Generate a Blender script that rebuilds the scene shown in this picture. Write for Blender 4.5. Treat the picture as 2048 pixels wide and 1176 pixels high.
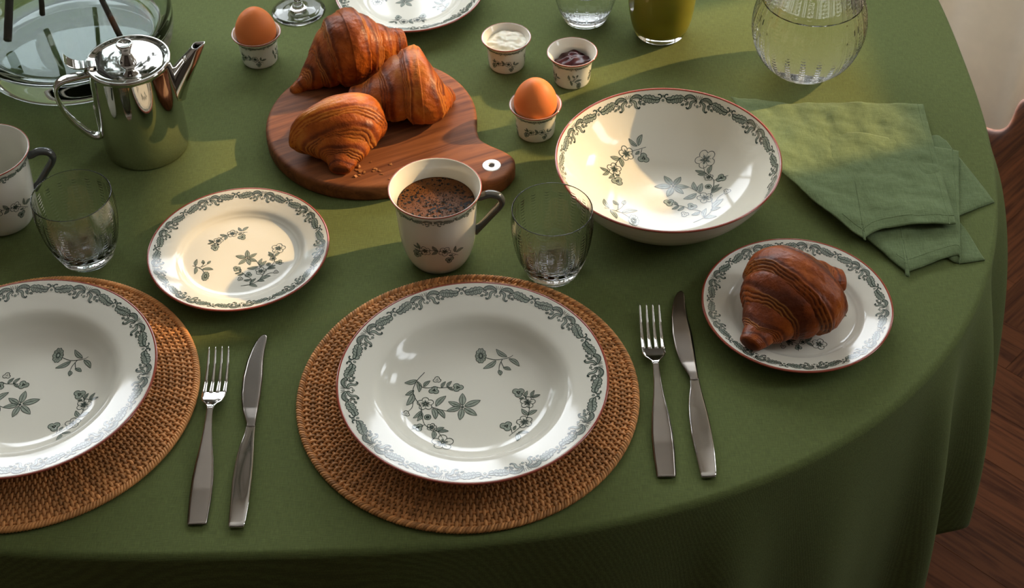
import bpy, math, random
import numpy as np
from mathutils import Vector, Matrix

# ---------------------------------------------------------------- scene, camera, light
for o in list(bpy.data.objects):
    bpy.data.objects.remove(o, do_unlink=True)
scene = bpy.context.scene
COL = scene.collection
S = 0.01                      # everything below is written in centimetres
PI = math.pi

cam_d = bpy.data.cameras.new('camera')
cam = bpy.data.objects.new('camera', cam_d)
COL.objects.link(cam)
scene.camera = cam
F_PX, PITCH, CAM_H, ROLL = 3064.1, 44.546, 105.56, 1.419
cam_d.sensor_width = 36.0
cam_d.lens = F_PX / 2048 * 36.0
cam_d.clip_start = 0.02
cam.location = (0, 0, CAM_H * S)
cam.rotation_euler = (Matrix.Rotation(math.radians(90 - PITCH), 3, 'X') @ Matrix.Rotation(math.radians(-ROLL), 3, 'Z')).to_euler()
cam_d.dof.use_dof = True
cam_d.dof.focus_distance = 1.42
cam_d.dof.aperture_fstop = 20.0

scene.view_settings.view_transform = 'Standard'
scene.view_settings.look = 'None'
scene.view_settings.gamma = 1.0
scene.view_settings.use_curve_mapping = False
scene.view_settings.exposure = 0.0
scene.cycles.use_denoising = True
scene.cycles.max_bounces = 10
scene.cycles.transmission_bounces = 10
scene.cycles.glossy_bounces = 5
scene.cycles.use_adaptive_sampling = True
scene.cycles.adaptive_threshold = 0.05
scene.cycles.diffuse_bounces = 3
scene.cycles.sample_clamp_indirect = 4.0

world = bpy.data.worlds.new('sky')
scene.world = world
world.use_nodes = True
bg = world.node_tree.nodes['Background']
bg.inputs[0].default_value = (0.90, 0.95, 1.0, 1)
bg.inputs[1].default_value = 8.8

SUN_AZ, SUN_EL = math.radians(19.0), math.radians(26.0)
sd = bpy.data.lights.new('sun', 'SUN')
sd.energy = 5.5
sd.color = (1.0, 0.66, 0.31)
sd.angle = math.radians(1.1)
sun = bpy.data.objects.new('sun', sd)
COL.objects.link(sun)
to_sun = Vector((math.cos(SUN_EL) * math.cos(SUN_AZ), math.cos(SUN_EL) * math.sin(SUN_AZ), math.sin(SUN_EL)))
sun.rotation_euler = to_sun.to_track_quat('Z', 'Y').to_euler()
sun.location = to_sun * 6

FLOOR_Z = -74.0
RX0, RX1, RY0, RY1, RZ1 = -330.0, 150.0, -170.0, 240.0, 186.0
WB = (-170.0, 132.0, 42.0, 112.0)     # window in the back wall: x0, x1, z0, z1
WR = (163.4, 204.0, 56.0, 102.0)      # windows in the right wall: y0, y1, z0, z1
WS = (82.0, 114.0, 46.0, 176.0)


def portal(name, loc, rot, sx, sy):
    d = bpy.data.lights.new(name, 'AREA')
    d.shape = 'RECTANGLE'
    d.size, d.size_y = sx * S, sy * S
    d.cycles.is_portal = True
    o = bpy.data.objects.new(name, d)
    COL.objects.link(o)
    o.location = [c * S for c in loc]
    o.rotation_euler = rot


portal('back_window_portal', ((WB[0] + WB[1]) / 2, RY1 + 6, (WB[2] + WB[3]) / 2), (-PI / 2, 0, 0), WB[1] - WB[0], WB[3] - WB[2])
portal('tall_window_portal', (RX1 + 6, (WS[0] + WS[1]) / 2, (WS[2] + WS[3]) / 2), (PI / 2, 0, PI / 2), WS[1] - WS[0], WS[3] - WS[2])

portal('side_window_portal', (RX1 + 6, (WR[0] + WR[1]) / 2, (WR[2] + WR[3]) / 2), (PI / 2, 0, PI / 2), WR[1] - WR[0], WR[3] - WR[2])


# ---------------------------------------------------------------- helpers
def tag(o, label=None, cat=None, group=None, kind=None):
    if label: o['label'] = label
    if cat: o['category'] = cat
    if group: o['group'] = group
    if kind: o['kind'] = kind
    return o


def empty(name, loc=(0, 0, 0), rz=0.0, label=None, cat=None, group=None):
    o = bpy.data.objects.new(name, None)
    COL.objects.link(o)
    o.empty_display_size = 0.03
    o.location = [c * S for c in loc]
    o.rotation_euler = (0, 0, rz)
    return tag(o, label, cat, group)


def mesh_data(name, V, Q=None, N=None, mats=(), smooth=True, fm=None, fix=False):
    """V verts in cm, Q numpy quads, N list of other faces."""
    V = np.asarray(V, dtype=np.float64) * S
    me = bpy.data.meshes.new(name)
    faces = []
    if Q is not None: faces += np.asarray(Q).tolist()
    if N is not None: faces += [list(map(int, f)) for f in N]
    me.from_pydata(V.tolist(), [], faces)
    for m in mats: me.materials.append(m)
    if fm is not None: me.polygons.foreach_set('material_index', np.asarray(fm, dtype=np.int32))
    if fix:
        import bmesh
        bm = bmesh.new(); bm.from_mesh(me)
        bmesh.ops.recalc_face_normals(bm, faces=bm.faces)
        bm.to_mesh(me); bm.free()
    if smooth: me.polygons.foreach_set('use_smooth', np.ones(len(me.polygons), dtype=bool))
    me.update()
    return me


def link(name, me, parent=None, loc=None, rot=None):
    o = bpy.data.objects.new(name, me)
    COL.objects.link(o)
    if parent is not None: o.parent = parent
    if loc is not None: o.location = [c * S for c in loc]
    if rot is not None: o.rotation_euler = rot
    return o


def build(name, V, Q=None, N=None, mat=None, parent=None, loc=None, rot=None, smooth=True, fm=None, fix=False, bevel=0):
    mats = mat if isinstance(mat, (list, tuple)) else [mat]
    o = link(name, mesh_data(name, V, Q, N, mats, smooth, fm, fix), parent, loc, rot)
    if bevel:
        b = o.modifiers.new('bevel', 'BEVEL'); b.width = bevel * S; b.segments = 3; b.limit_method = 'ANGLE'; b.angle_limit = 0.6
    return o


def gridq(nu, nv, wu=False, wv=False):
    i = np.arange(nu if wu else nu - 1)[:, None]; j = np.arange(nv if wv else nv - 1)[None, :]
    i2, j2 = (i + 1) % nu, (j + 1) % nv
    a = i * nv + j; b = i2 * nv + j; c = i2 * nv + j2; d = i * nv + j2
    return np.stack([a + 0 * b, b, c, d], -1).reshape(-1, 4)


def cat_mesh(parts):
    """parts: list of (V,Q,N) -> joined"""
    Vs, Qs, Ns, off = [], [], [], 0
    for V, Q, N in parts:
        V = np.asarray(V, float)
        if Q is not None and len(Q): Qs.append(np.asarray(Q) + off)
        if N: Ns += [[i + off for i in f] for f in N]
        Vs.append(V); off += len(V)
    return np.concatenate(Vs), (np.concatenate(Qs) if Qs else None), (Ns or None)


def crom(pts, n=8, closed=False):
    P = np.asarray(pts, float)
    if closed: Q = np.concatenate([P[-1:], P, P[:2]])
    else: Q = np.concatenate([2 * P[:1] - P[1:2], P, 2 * P[-1:] - P[-2:-1]])
    out = []
    for k in range(len(Q) - 3):
        p0, p1, p2, p3 = Q[k:k + 4]
        t = np.linspace(0, 1, n, endpoint=False)[:, None]
        out.append(.5 * (2 * p1 + (p2 - p0) * t + (2 * p0 - 5 * p1 + 4 * p2 - p3) * t ** 2 + (3 * p1 - p0 - 3 * p2 + p3) * t ** 3))
    if not closed: out.append(P[-1:])
    return np.concatenate(out)


def lathe(prof, n=96, cap0=True, cap1=True):
    prof = np.asarray(prof, float)
    a = np.linspace(0, 2 * PI, n, endpoint=False)
    V = np.stack([prof[:, None, 0] * np.cos(a), prof[:, None, 0] * np.sin(a), prof[:, None, 1] + 0 * a], -1).reshape(-1, 3)
    Q = gridq(len(prof), n, False, True)
    N = []
    if cap0: N.append(list(range(n))[::-1])
    if cap1: N.append([(len(prof) - 1) * n + i for i in range(n)])
    return V, Q, N


def tube(path, rad, sides=8, caps=True, closed=False, up=(0, 0, 1), flat=1.0):
    """swept tube; rad scalar or per point, flat = thickness ratio along the up side"""
    P = np.asarray(path, float); n = len(P)
    r = np.broadcast_to(np.asarray(rad, float), (n,))
    if closed: T = np.roll(P, -1, 0) - np.roll(P, 1, 0)
    else: T = np.gradient(P, axis=0)
    T /= np.linalg.norm(T, axis=1)[:, None] + 1e-12
    U = np.asarray(up, float)[None, :]
    B = np.cross(T, U); B /= np.linalg.norm(B, axis=1)[:, None] + 1e-9
    Nn = np.cross(B, T)
    a = np.linspace(0, 2 * PI, sides, endpoint=False)
    V = P[:, None, :] + r[:, None, None] * (np.cos(a)[None, :, None] * B[:, None, :] + flat * np.sin(a)[None, :, None] * Nn[:, None, :])
    Q = gridq(n, sides, closed, True)
    N = [] if closed or not caps else [list(range(sides))[::-1], [(n - 1) * sides + i for i in range(sides)]]
    return V.reshape(-1, 3), Q, N


def box(x0, x1, y0, y1, z0, z1):
    V = [(x, y, z) for x in (x0, x1) for y in (y0, y1) for z in (z0, z1)]
    return np.array(V, float), np.array([(0, 1, 3, 2), (4, 6, 7, 5), (0, 4, 5, 1), (2, 3, 7, 6), (0, 2, 6, 4), (1, 5, 7, 3)]), None


def lump(P, seed, amp=1.0, freq=1.0, n=10):
    """smooth pseudo noise on points (N,3)"""
    rg = np.random.RandomState(seed); out = np.zeros(len(P))
    for k in range(n):
        d = rg.normal(size=3); d /= np.linalg.norm(d)
        f = freq * rg.uniform(.6, 1.8)
        out += np.sin(P @ d * f + rg.uniform(0, 6.28)) / n ** .5
    return out * amp


# ---------------------------------------------------------------- materials
MATS = {}


def pmat(name, color, rough=.5, metal=0.0, vary=0.06, vscale=40.0, trans=0.0, ior=1.5, coat=0.0, sheen=0.0, bump=0.0, bscale=300.0, spec=.5, sub=0.0, coat_rough=.05):
    m = bpy.data.materials.new(name); m.use_nodes = True
    nt = m.node_tree; p = nt.nodes['Principled BSDF']
    p.inputs['Roughness'].default_value = rough
    p.inputs['Metallic'].default_value = metal
    p.inputs['IOR'].default_value = ior
    p.inputs['Transmission Weight'].default_value = trans
    p.inputs['Coat Weight'].default_value = coat
    p.inputs['Coat Roughness'].default_value = coat_rough
    p.inputs['Sheen Weight'].default_value = sheen
    p.inputs['Specular IOR Level'].default_value = spec
    if sub:
        p.inputs['Subsurface Weight'].default_value = sub
        p.inputs['Subsurface Radius'].default_value = (1.0, .5, .3)
        p.inputs['Subsurface Scale'].default_value = 0.004
    tc = nt.nodes.new('ShaderNodeTexCoord')
    nz = nt.nodes.new('ShaderNodeTexNoise'); nz.inputs['Scale'].default_value = vscale; nz.inputs['Detail'].default_value = 4
    nt.links.new(tc.outputs['Object'], nz.inputs['Vector'])
    rp = nt.nodes.new('ShaderNodeValToRGB')
    c = np.array(color[:3])
    rp.color_ramp.elements[0].color = (*np.clip(c * (1 - vary * 2), 0, 1), 1)
    rp.color_ramp.elements[1].color = (*np.clip(c * (1 + vary * 2), 0, 1), 1)
    nt.links.new(nz.outputs['Fac'], rp.inputs['Fac'])
    nt.links.new(rp.outputs['Color'], p.inputs['Base Color'])
    if bump:
        n2 = nt.nodes.new('ShaderNodeTexNoise'); n2.inputs['Scale'].default_value = bscale; n2.inputs['Detail'].default_value = 3
        nt.links.new(tc.outputs['Object'], n2.inputs['Vector'])
        bp = nt.nodes.new('ShaderNodeBump'); bp.inputs['Strength'].default_value = bump; bp.inputs['Distance'].default_value = 0.001
        nt.links.new(n2.outputs['Fac'], bp.inputs['Height']); nt.links.new(bp.outputs['Normal'], p.inputs['Normal'])
    MATS[name] = m
    return m


def node(nt, kind, **kw):
    n = nt.nodes.new(kind)
    for k, v in kw.items():
        if hasattr(n, k): setattr(n, k, v)
        else: n.inputs[k].default_value = v
    return n


def fabric(name, color, pitch=0.0010, vary=.075, bump=.22, crease=0.0):
    m = pmat(name, color, rough=.9, sheen=.04, spec=.15)
    nt = m.node_tree; p = nt.nodes['Principled BSDF']
    tc = node(nt, 'ShaderNodeTexCoord')
    sc = 2 * PI / (20 * pitch)
    wx = node(nt, 'ShaderNodeTexWave', bands_direction='X'); wy = node(nt, 'ShaderNodeTexWave', bands_direction='Y')
    for w in (wx, wy):
        w.inputs['Scale'].default_value = sc; w.inputs['Distortion'].default_value = 1.2
        w.inputs['Detail'].default_value = 2; w.inputs['Detail Scale'].default_value = .08
        nt.links.new(tc.outputs['Object'], w.inputs['Vector'])
    mul = node(nt, 'ShaderNodeMath', operation='ADD')
    nt.links.new(wx.outputs['Fac'], mul.inputs[0]); nt.links.new(wy.outputs['Fac'], mul.inputs[1])
    # stretched noise = slubs of linen yarn
    mp1 = node(nt, 'ShaderNodeMapping'); mp1.inputs['Scale'].default_value = (110, 1500, 600)
    mp2 = node(nt, 'ShaderNodeMapping'); mp2.inputs['Scale'].default_value = (1500, 110, 600)
    n1 = node(nt, 'ShaderNodeTexNoise', Scale=1.0); n2 = node(nt, 'ShaderNodeTexNoise', Scale=1.0)
    for mp, n in ((mp1, n1), (mp2, n2)):
        nt.links.new(tc.outputs['Object'], mp.inputs['Vector']); nt.links.new(mp.outputs['Vector'], n.inputs['Vector'])
    sl = node(nt, 'ShaderNodeMath', operation='ADD'); nt.links.new(n1.outputs['Fac'], sl.inputs[0]); nt.links.new(n2.outputs['Fac'], sl.inputs[1])
    tot = node(nt, 'ShaderNodeMath', operation='MULTIPLY_ADD'); tot.inputs[1].default_value = .25
    nt.links.new(mul.outputs[0], tot.inputs[0]); nt.links.new(sl.outputs[0], tot.inputs[2])
    rp = node(nt, 'ShaderNodeValToRGB')
    c = np.array(color)
    rp.color_ramp.elements[0].position = .75; rp.color_ramp.elements[0].color = (*(c * (1 - vary * 2.2)), 1)
    rp.color_ramp.elements[1].position = 1.75; rp.color_ramp.elements[1].color = (*(c * (1 + vary * 2.2)), 1)
    rp.color_ramp.elements[1].position = 1.0
    half = node(nt, 'ShaderNodeMath', operation='MULTIPLY'); half.inputs[1].default_value = .68
    nt.links.new(tot.outputs[0], half.inputs[0]); nt.links.new(half.outputs[0], rp.inputs['Fac'])
    nt.links.new(rp.outputs['Color'], p.inputs['Base Color'])
    b = node(nt, 'ShaderNodeBump'); b.inputs['Strength'].default_value = bump; b.inputs['Distance'].default_value = .0006
    nt.links.new(tot.outputs[0], b.inputs['Height'])
    if crease:
        n3 = node(nt, 'ShaderNodeTexNoise', Scale=28.0); n3.inputs['Detail'].default_value = 3; n3.inputs['Distortion'].default_value = .6
        nt.links.new(tc.outputs['Object'], n3.inputs['Vector'])
        b2 = node(nt, 'ShaderNodeBump'); b2.inputs['Strength'].default_value = crease; b2.inputs['Distance'].default_value = .006
        nt.links.new(n3.outputs['Fac'], b2.inputs['Height']); nt.links.new(b.outputs['Normal'], b2.inputs['Normal'])
        nt.links.new(b2.outputs['Normal'], p.inputs['Normal'])
    else:
        nt.links.new(b.outputs['Normal'], p.inputs['Normal'])
    return m


def wood(name, c1, c2, scale=(6, 60, 60), rough=.4, rot=0.0, contrast=(.3, .75), coat=0.0):
    m = pmat(name, c1, rough=rough, coat=coat, coat_rough=.25, spec=.22)
    nt = m.node_tree; p = nt.nodes['Principled BSDF']
    tc = node(nt, 'ShaderNodeTexCoord'); mp = node(nt, 'ShaderNodeMapping')
    mp.inputs['Rotation'].default_value = (0, 0, rot); mp.inputs['Scale'].default_value = scale
    mp0 = node(nt, 'ShaderNodeMapping'); mp0.inputs['Rotation'].default_value = (0, 0, rot)
    oi = node(nt, 'ShaderNodeObjectInfo')
    add = node(nt, 'ShaderNodeVectorMath', operation='MULTIPLY_ADD'); add.inputs[1].default_value = (37.0, 21.0, 11.0)
    nt.links.new(oi.outputs['Random'], add.inputs[0]); nt.links.new(tc.outputs['Object'], add.inputs[2])
    nt.links.new(add.outputs[0], mp0.inputs['Vector'])
    mp.inputs['Rotation'].default_value = (0, 0, 0)
    nt.links.new(mp0.outputs['Vector'], mp.inputs['Vector'])
    nz = node(nt, 'ShaderNodeTexNoise', Scale=1.0); nz.inputs['Detail'].default_value = 7; nz.inputs['Distortion'].default_value = 1.6; nz.inputs['Roughness'].default_value = .62
    nt.links.new(mp.outputs['Vector'], nz.inputs['Vector'])
    rp = node(nt, 'ShaderNodeValToRGB')
    rp.color_ramp.elements[0].position = contrast[0]; rp.color_ramp.elements[0].color = (*c2, 1)
    rp.color_ramp.elements[1].position = contrast[1]; rp.color_ramp.elements[1].color = (*c1, 1)
    nt.links.new(nz.outputs['Fac'], rp.inputs['Fac'])
    hv = node(nt, 'ShaderNodeHueSaturation')
    mr = node(nt, 'ShaderNodeMapRange'); mr.inputs['To Min'].default_value = .78; mr.inputs['To Max'].default_value = 1.2
    nt.links.new(oi.outputs['Random'], mr.inputs['Value']); nt.links.new(mr.outputs[0], hv.inputs['Value'])
    nt.links.new(rp.outputs['Color'], hv.inputs['Color']); nt.links.new(hv.outputs['Color'], p.inputs['Base Color'])
    b = node(nt, 'ShaderNodeBump'); b.inputs['Strength'].default_value = .12; b.inputs['Distance'].default_value = .001
    nt.links.new(nz.outputs['Fac'], b.inputs['Height']); nt.links.new(b.outputs['Normal'], p.inputs['Normal'])
    return m


M_cloth = fabric('green_linen', (.114, .142, .045))
M_napkin = fabric('green_napkin_linen', (.140, .188, .085), crease=.5)
M_glaze = pmat('cream_glaze', (.76, .735, .63), rough=.10, vary=.012, vscale=9, coat=.05, spec=.42)
M_line = pmat('print_line_green_black', (.035, .055, .045), rough=.13, vary=.15, vscale=300, coat=.4)
M_fill = pmat('print_fill_grey_green', (.31, .35, .285), rough=.13, vary=.22, vscale=220, coat=.4)
M_rim = pmat('rim_red_brown', (.30, .055, .028), rough=.15, vary=.1, vscale=200, coat=.3)
M_handle = pmat('handle_slate_glaze', (.055, .06, .055), rough=.12, vary=.15, vscale=60, coat=.4)
M_steel = pmat('polished_steel', (.62, .60, .57), rough=.045, metal=1, vary=.01)
M_satin = pmat('satin_steel', (.31, .28, .25), rough=.2, metal=1, vary=.02, vscale=80)
M_cut = pmat('cutlery_polish', (.56, .54, .51), rough=.10, metal=1, vary=.01)
M_glass = pmat('clear_glass', (.985, .985, .98), rough=0.0, trans=1.0, ior=1.48, vary=.0)
M_vglass = pmat('vase_glass', (.90, .96, .95), rough=0.0, trans=1.0, ior=1.40, vary=.0)
M_water = pmat('water', (.97, .985, .98), rough=0.0, trans=1.0, ior=1.333, vary=.0)
M_juice = pmat('green_juice', (.40, .38, .025), rough=.35, vary=.1, vscale=30, sub=.3)
M_egg = pmat('brown_eggshell', (.80, .22, .055), rough=.5, spec=.25, vary=.05, vscale=35, bump=.08, bscale=900, sub=.08)
M_wall = pmat('warm_plaster', (.66, .60, .52), rough=.9, vary=.04, vscale=6, bump=.1, bscale=90)
M_dark = pmat('low_bounce_umber', (.10, .075, .055), rough=.85, vary=.04, vscale=6)  # made-up dark tone for the unseen front wall, cuts light bounced onto the cloth
M_ceil = pmat('ceiling_paint', (.78, .74, .68), rough=.9, vary=.03, vscale=6)
M_curtain = pmat('cream_curtain_cloth', (.86, .76, .60), rough=.9, vary=.04, vscale=30, sheen=.2)
_nt = M_curtain.node_tree
_tr = _nt.nodes.new('ShaderNodeBsdfTranslucent'); _tr.inputs[0].default_value = (.80, .70, .54, 1)
_mx = _nt.nodes.new('ShaderNodeMixShader'); _mx.inputs[0].default_value = .05
_nt.links.new(_nt.nodes['Principled BSDF'].outputs[0], _mx.inputs[1]); _nt.links.new(_tr.outputs[0], _mx.inputs[2])
_nt.links.new(_mx.outputs[0], _nt.nodes['Material Output'].inputs[0])
M_frame = pmat('white_window_paint', (.62, .61, .58), rough=.4, vary=.03)
M_floor = wood('red_oak_parquet', (.20, .066, .024), (.075, .021, .008), scale=(4, 60, 30), rough=.5, contrast=(.36, .58))
M_board = wood('acacia_board', (.27, .095, .033), (.085, .025, .009), scale=(5, 62, 40), rough=.6, rot=-1.0, contrast=(.33, .68))
M_rattan = pmat('rattan', (.64, .29, .10), rough=.5, vary=.28, vscale=55, spec=.25, bump=.15, bscale=500)
_nt = M_rattan.node_tree                                  # every strand a little lighter or darker
_oi = _nt.nodes.new('ShaderNodeObjectInfo'); _hv = _nt.nodes.new('ShaderNodeHueSaturation'); _mr = _nt.nodes.new('ShaderNodeMapRange')
_mr.inputs['To Min'].default_value = .62; _mr.inputs['To Max'].default_value = 1.18
_nt.links.new(_oi.outputs['Random'], _mr.inputs['Value']); _nt.links.new(_mr.outputs[0], _hv.inputs['Value'])
_nt.links.new(_nt.nodes['Color Ramp'].outputs['Color'], _hv.inputs['Color']); _nt.links.new(_hv.outputs['Color'], _nt.nodes['Principled BSDF'].inputs['Base Color'])
M_jam = pmat('berry_jam', (.04, .004, .006), rough=.34, vary=.4, vscale=160, spec=.4)
M_cream = pmat('whipped_butter', (.72, .66, .50), rough=.38, vary=.06, vscale=70, sub=.2)
M_bark = pmat('twig_bark', (.045, .035, .022), rough=.8, vary=.3, vscale=120)
M_leafm = pmat('branch_leaf', (.06, .085, .018), rough=.5, vary=.3, vscale=60)
M_table = wood('table_oak', (.25, .15, .07), (.14, .08, .04))


# ---------------------------------------------------------------- the room
def struct(name, mesh, mat, smooth=False):
    o = build(name, *mesh, mat=mat, smooth=smooth)
    return tag(o, kind='structure')


floor = struct('floor', box(RX0 - 12, RX1 + 12, RY0 - 12, RY1 + 12, FLOOR_Z - 10, FLOOR_Z - 1.2), M_floor)
struct('ceiling', box(RX0 - 12, RX1 + 12, RY0 - 12, RY1 + 12, RZ1, RZ1 + 10), M_ceil)
struct('wall_left', box(RX0 - 12, RX0, RY0, RY1 + 12, FLOOR_Z - 1.2, RZ1), M_wall)
struct('wall_front', box(RX0, RX1 + 12, RY0 - 12, RY0, FLOOR_Z - 1.2, RZ1), M_dark)
struct('wall_back', cat_mesh([
    box(RX0, WB[0], RY1, RY1 + 12, FLOOR_Z - 1.2, RZ1), box(WB[1], RX1, RY1, RY1 + 12, FLOOR_Z - 1.2, RZ1),
    box(WB[0], 68, RY1, RY1 + 12, FLOOR_Z - 1.2, WB[2]), box(130, WB[1], RY1, RY1 + 12, FLOOR_Z - 1.2, WB[2]), box(WB[0], WB[1], RY1, RY1 + 12, WB[3], RZ1)]), M_wall)  # gap below the window is added behind the curtain to light it through
struct('wall_right', cat_mesh([
    box(RX1, RX1 + 12, RY0, WS[0], FLOOR_Z - 1.2, RZ1), box(RX1, RX1 + 12, WS[1], WR[0], FLOOR_Z - 1.2, RZ1), box(RX1, RX1 + 12, WS[0], WS[1], FLOOR_Z - 1.2, WS[2]), box(RX1, RX1 + 12, WS[0], WS[1], WS[3], RZ1), box(RX1, RX1 + 12, WR[1], RY1 + 12, FLOOR_Z - 1.2, RZ1),
    box(RX1, RX1 + 12, WR[0], WR[1], FLOOR_Z - 1.2, WR[2]), box(RX1, RX1 + 12, WR[0], WR[1], WR[3], RZ1)]), M_wall)

# window in the back wall: frame, mullions and sill are its pieces
w1 = tag(empty('window_1', ((WB[0] + WB[1]) / 2, RY1, WB[2])), kind='structure')
ox, oz = (WB[0] + WB[1]) / 2, WB[2]
ww, wh = (WB[1] - WB[0]) / 2, WB[3] - WB[2]
build('window_frame', *cat_mesh([box(-ww, -ww + 5, 2, 8, 0, wh), box(ww - 5, ww, 2, 8, 0, wh), box(-ww + 5, 68 - ox, 2, 8, 0, 5), box(-ww + 5, ww - 5, 2, 8, wh - 5, wh)]), mat=M_frame, parent=w1, smooth=False)
for k in range(1, 4):
    x = -ww + 2 * ww * k / 4
    build('mullion', *box(x - 3, x + 3, 2.5, 7.5, 5, wh - 5), mat=M_frame, parent=w1, smooth=False)
build('window_sill', *box(-ww - 3, 66 - ox, -8, 1.9, -4, -.2), mat=M_frame, parent=w1, smooth=False, bevel=.5)
w2 = tag(empty('window_2', (RX1, (WR[0] + WR[1]) / 2, WR[2])), kind='structure')
hw, hh = (WR[1] - WR[0]) / 2, WR[3] - WR[2]
build('window_frame', *cat_mesh([box(4, 9, -hw, -hw + 2, 0, hh), box(4, 9, hw - 2, hw, 0, hh), box(4, 9, -hw + 2, hw - 2, 0, 2), box(4, 9, -hw + 2, hw - 2, hh - 2, hh)]), mat=M_frame, parent=w2, smooth=False)
w3 = tag(empty('window_3', (RX1, (WS[0] + WS[1]) / 2, WS[2])), kind='structure')
hw, hh = (WS[1] - WS[0]) / 2, WS[3] - WS[2]
build('window_frame', *cat_mesh([box(4, 9, -hw, -hw + 3, 0, hh), box(4, 9, hw - 3, hw, 0, hh), box(4, 9, -hw + 3, hw - 3, 0, 3), box(4, 9, -hw + 3, hw - 3, hh - 3, hh)]), mat=M_frame, parent=w3, smooth=False)
build('mullion', *box(5, 8, -hw + 3, hw - 3, hh * .62, hh * .62 + 3), mat=M_frame, parent=w3, smooth=False)
for nm, mesh in (('baseboard_back', box(RX0, 67, RY1 - 1.6, RY1, FLOOR_Z, FLOOR_Z + 9)), ('baseboard_right', box(RX1 - 1.6, RX1, RY0, RY1 - 1.6, FLOOR_Z, FLOOR_Z + 9))):
    tag(build(nm, *mesh, mat=M_frame, smooth=False, bevel=.3), kind='structure')


# floor: herringbone blocks
def parquet():
    W, L = 9.0, 45.0
    base = mesh_data('plank', *box(-L / 2 + .04, L / 2 - .04, -W / 2 + .04, W / 2 - .04, -1.2, 0), mats=[M_floor], smooth=False)
    c = math.cos(PI / 4)
    x0, y0 = 84.0, 131.0
    n = 0
    cells = []
    for i in range(-24, 24):
        for j in range(-6, 7):
            # herringbone lattice: pairs (horizontal, vertical) stepping by W along the diagonal
            px, py = i * W + j * (L), i * W - j * (L)
            cells.append((px + L / 2, py + W / 2, 0)); cells.append((px + W / 2 + L, py - L / 2 + W + L - L, PI / 2))
    placed = []
    for px, py, a in cells:
        gx, gy = x0 + c * (px - py), y0 + c * (px + py)
        if 36 < gx < 142 and 66 < gy < 234:
            key = (round(gx, 1), round(gy, 1))
            if key in placed: continue
            placed.append(key)
            o = link('plank', base, floor); o.location = (gx * S, gy * S, FLOOR_Z * S); o.rotation_euler = (0, 0, a + PI / 4)
            n += 1
    return n


NPL = parquet()

# cream curtain at the end of the back window
cu = empty('curtain', (100, 227, FLOOR_Z), label='cream floor-length curtain hanging behind the table beside the window', cat='curtain')
nx, nz = 260, 60
xs = np.linspace(-38, 42, nx)
zz = np.linspace(0.3, 236, nz)
X, Z = np.meshgrid(xs, zz, indexing='ij')
amp = 2.6 + 1.2 * (1 - Z / 236)
Y = amp * np.sin((X + 6) * 2 * PI / 15.5 + .5 * np.sin(X * .21) + .25 * np.sin(Z * .02)) + 1.4 * np.sin(X * .17 + 1 + Z * .006)
Vf = np.stack([X, Y - .15, Z], -1).reshape(-1, 3)
Qa = gridq(nx, nz)
build('drape', Vf, Qa, None, M_curtain, cu)
rodp = np.stack([np.linspace(-45, 45, 20), np.zeros(20), np.full(20, 240.0)], -1)
build('curtain_rod', *tube(rodp, 1.2, 12), mat=M_satin, parent=cu)

# ---------------------------------------------------------------- table and cloth
TC, TA, TB, TN = np.array([-22.0, 145.0]), 75.0, 68.4, 2.65


def outline(n, grow=0.0):
    t = np.linspace(0, 2 * PI, 6000, endpoint=False)
    ct, st = np.cos(t), np.sin(t)
    P = np.stack([(TA + grow) * np.sign(ct) * np.abs(ct) ** (2 / TN), -(TB + grow) * np.sign(st) * np.abs(st) ** (2 / TN)], -1)
    d = np.linalg.norm(np.roll(P, -1, 0) - P, axis=1); s = np.concatenate([[0], np.cumsum(d)])
    q = np.linspace(0, s[-1], n, endpoint=False)
    Pc = np.concatenate([P, P[:1]])
    return np.stack([np.interp(q, s, Pc[:, 0]), np.interp(q, s, Pc[:, 1])], -1), s[-1]


tb = empty('dining_table', (TC[0], TC[1], FLOOR_Z), label='oval dining table hidden under the green tablecloth', cat='table')
P, _ = outline(160, -1.2)
H0, H1 = -FLOOR_Z - 3.2, -FLOOR_Z - .25
build('tabletop', np.concatenate([np.c_[P, np.full(160, H0)], np.c_[P, np.full(160, H1)]]), np.array([[i, (i + 1) % 160, (i + 1) % 160 + 160, i + 160][::-1] for i in range(160)]), [list(range(160)), list(range(160, 320))[::-1]], M_table, tb, smooth=False, fix=True)
for sx in (-1, 1):
    for sy in (-1, 1):
        build('leg', *lathe([(2.2, 0), (2.4, 20), (3.2, H0)], 20), mat=M_table, parent=tb, loc=(sx * 48, sy * 40, 0))

NP_ = 1100
P, PER = outline(NP_)
T = np.roll(P, -1, 0) - np.roll(P, 1, 0); T /= np.linalg.norm(T, axis=1)[:, None]
NRM = np.stack([-T[:, 1], T[:, 0]], -1)
if (NRM * P).sum() < 0: NRM = -NRM
sarc = np.arange(NP_) * PER / NP_


def near_s(x, y):
    return sarc[np.argmin(np.hypot(P[:, 0] + TC[0] - x, P[:, 1] + TC[1] - y))]


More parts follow.
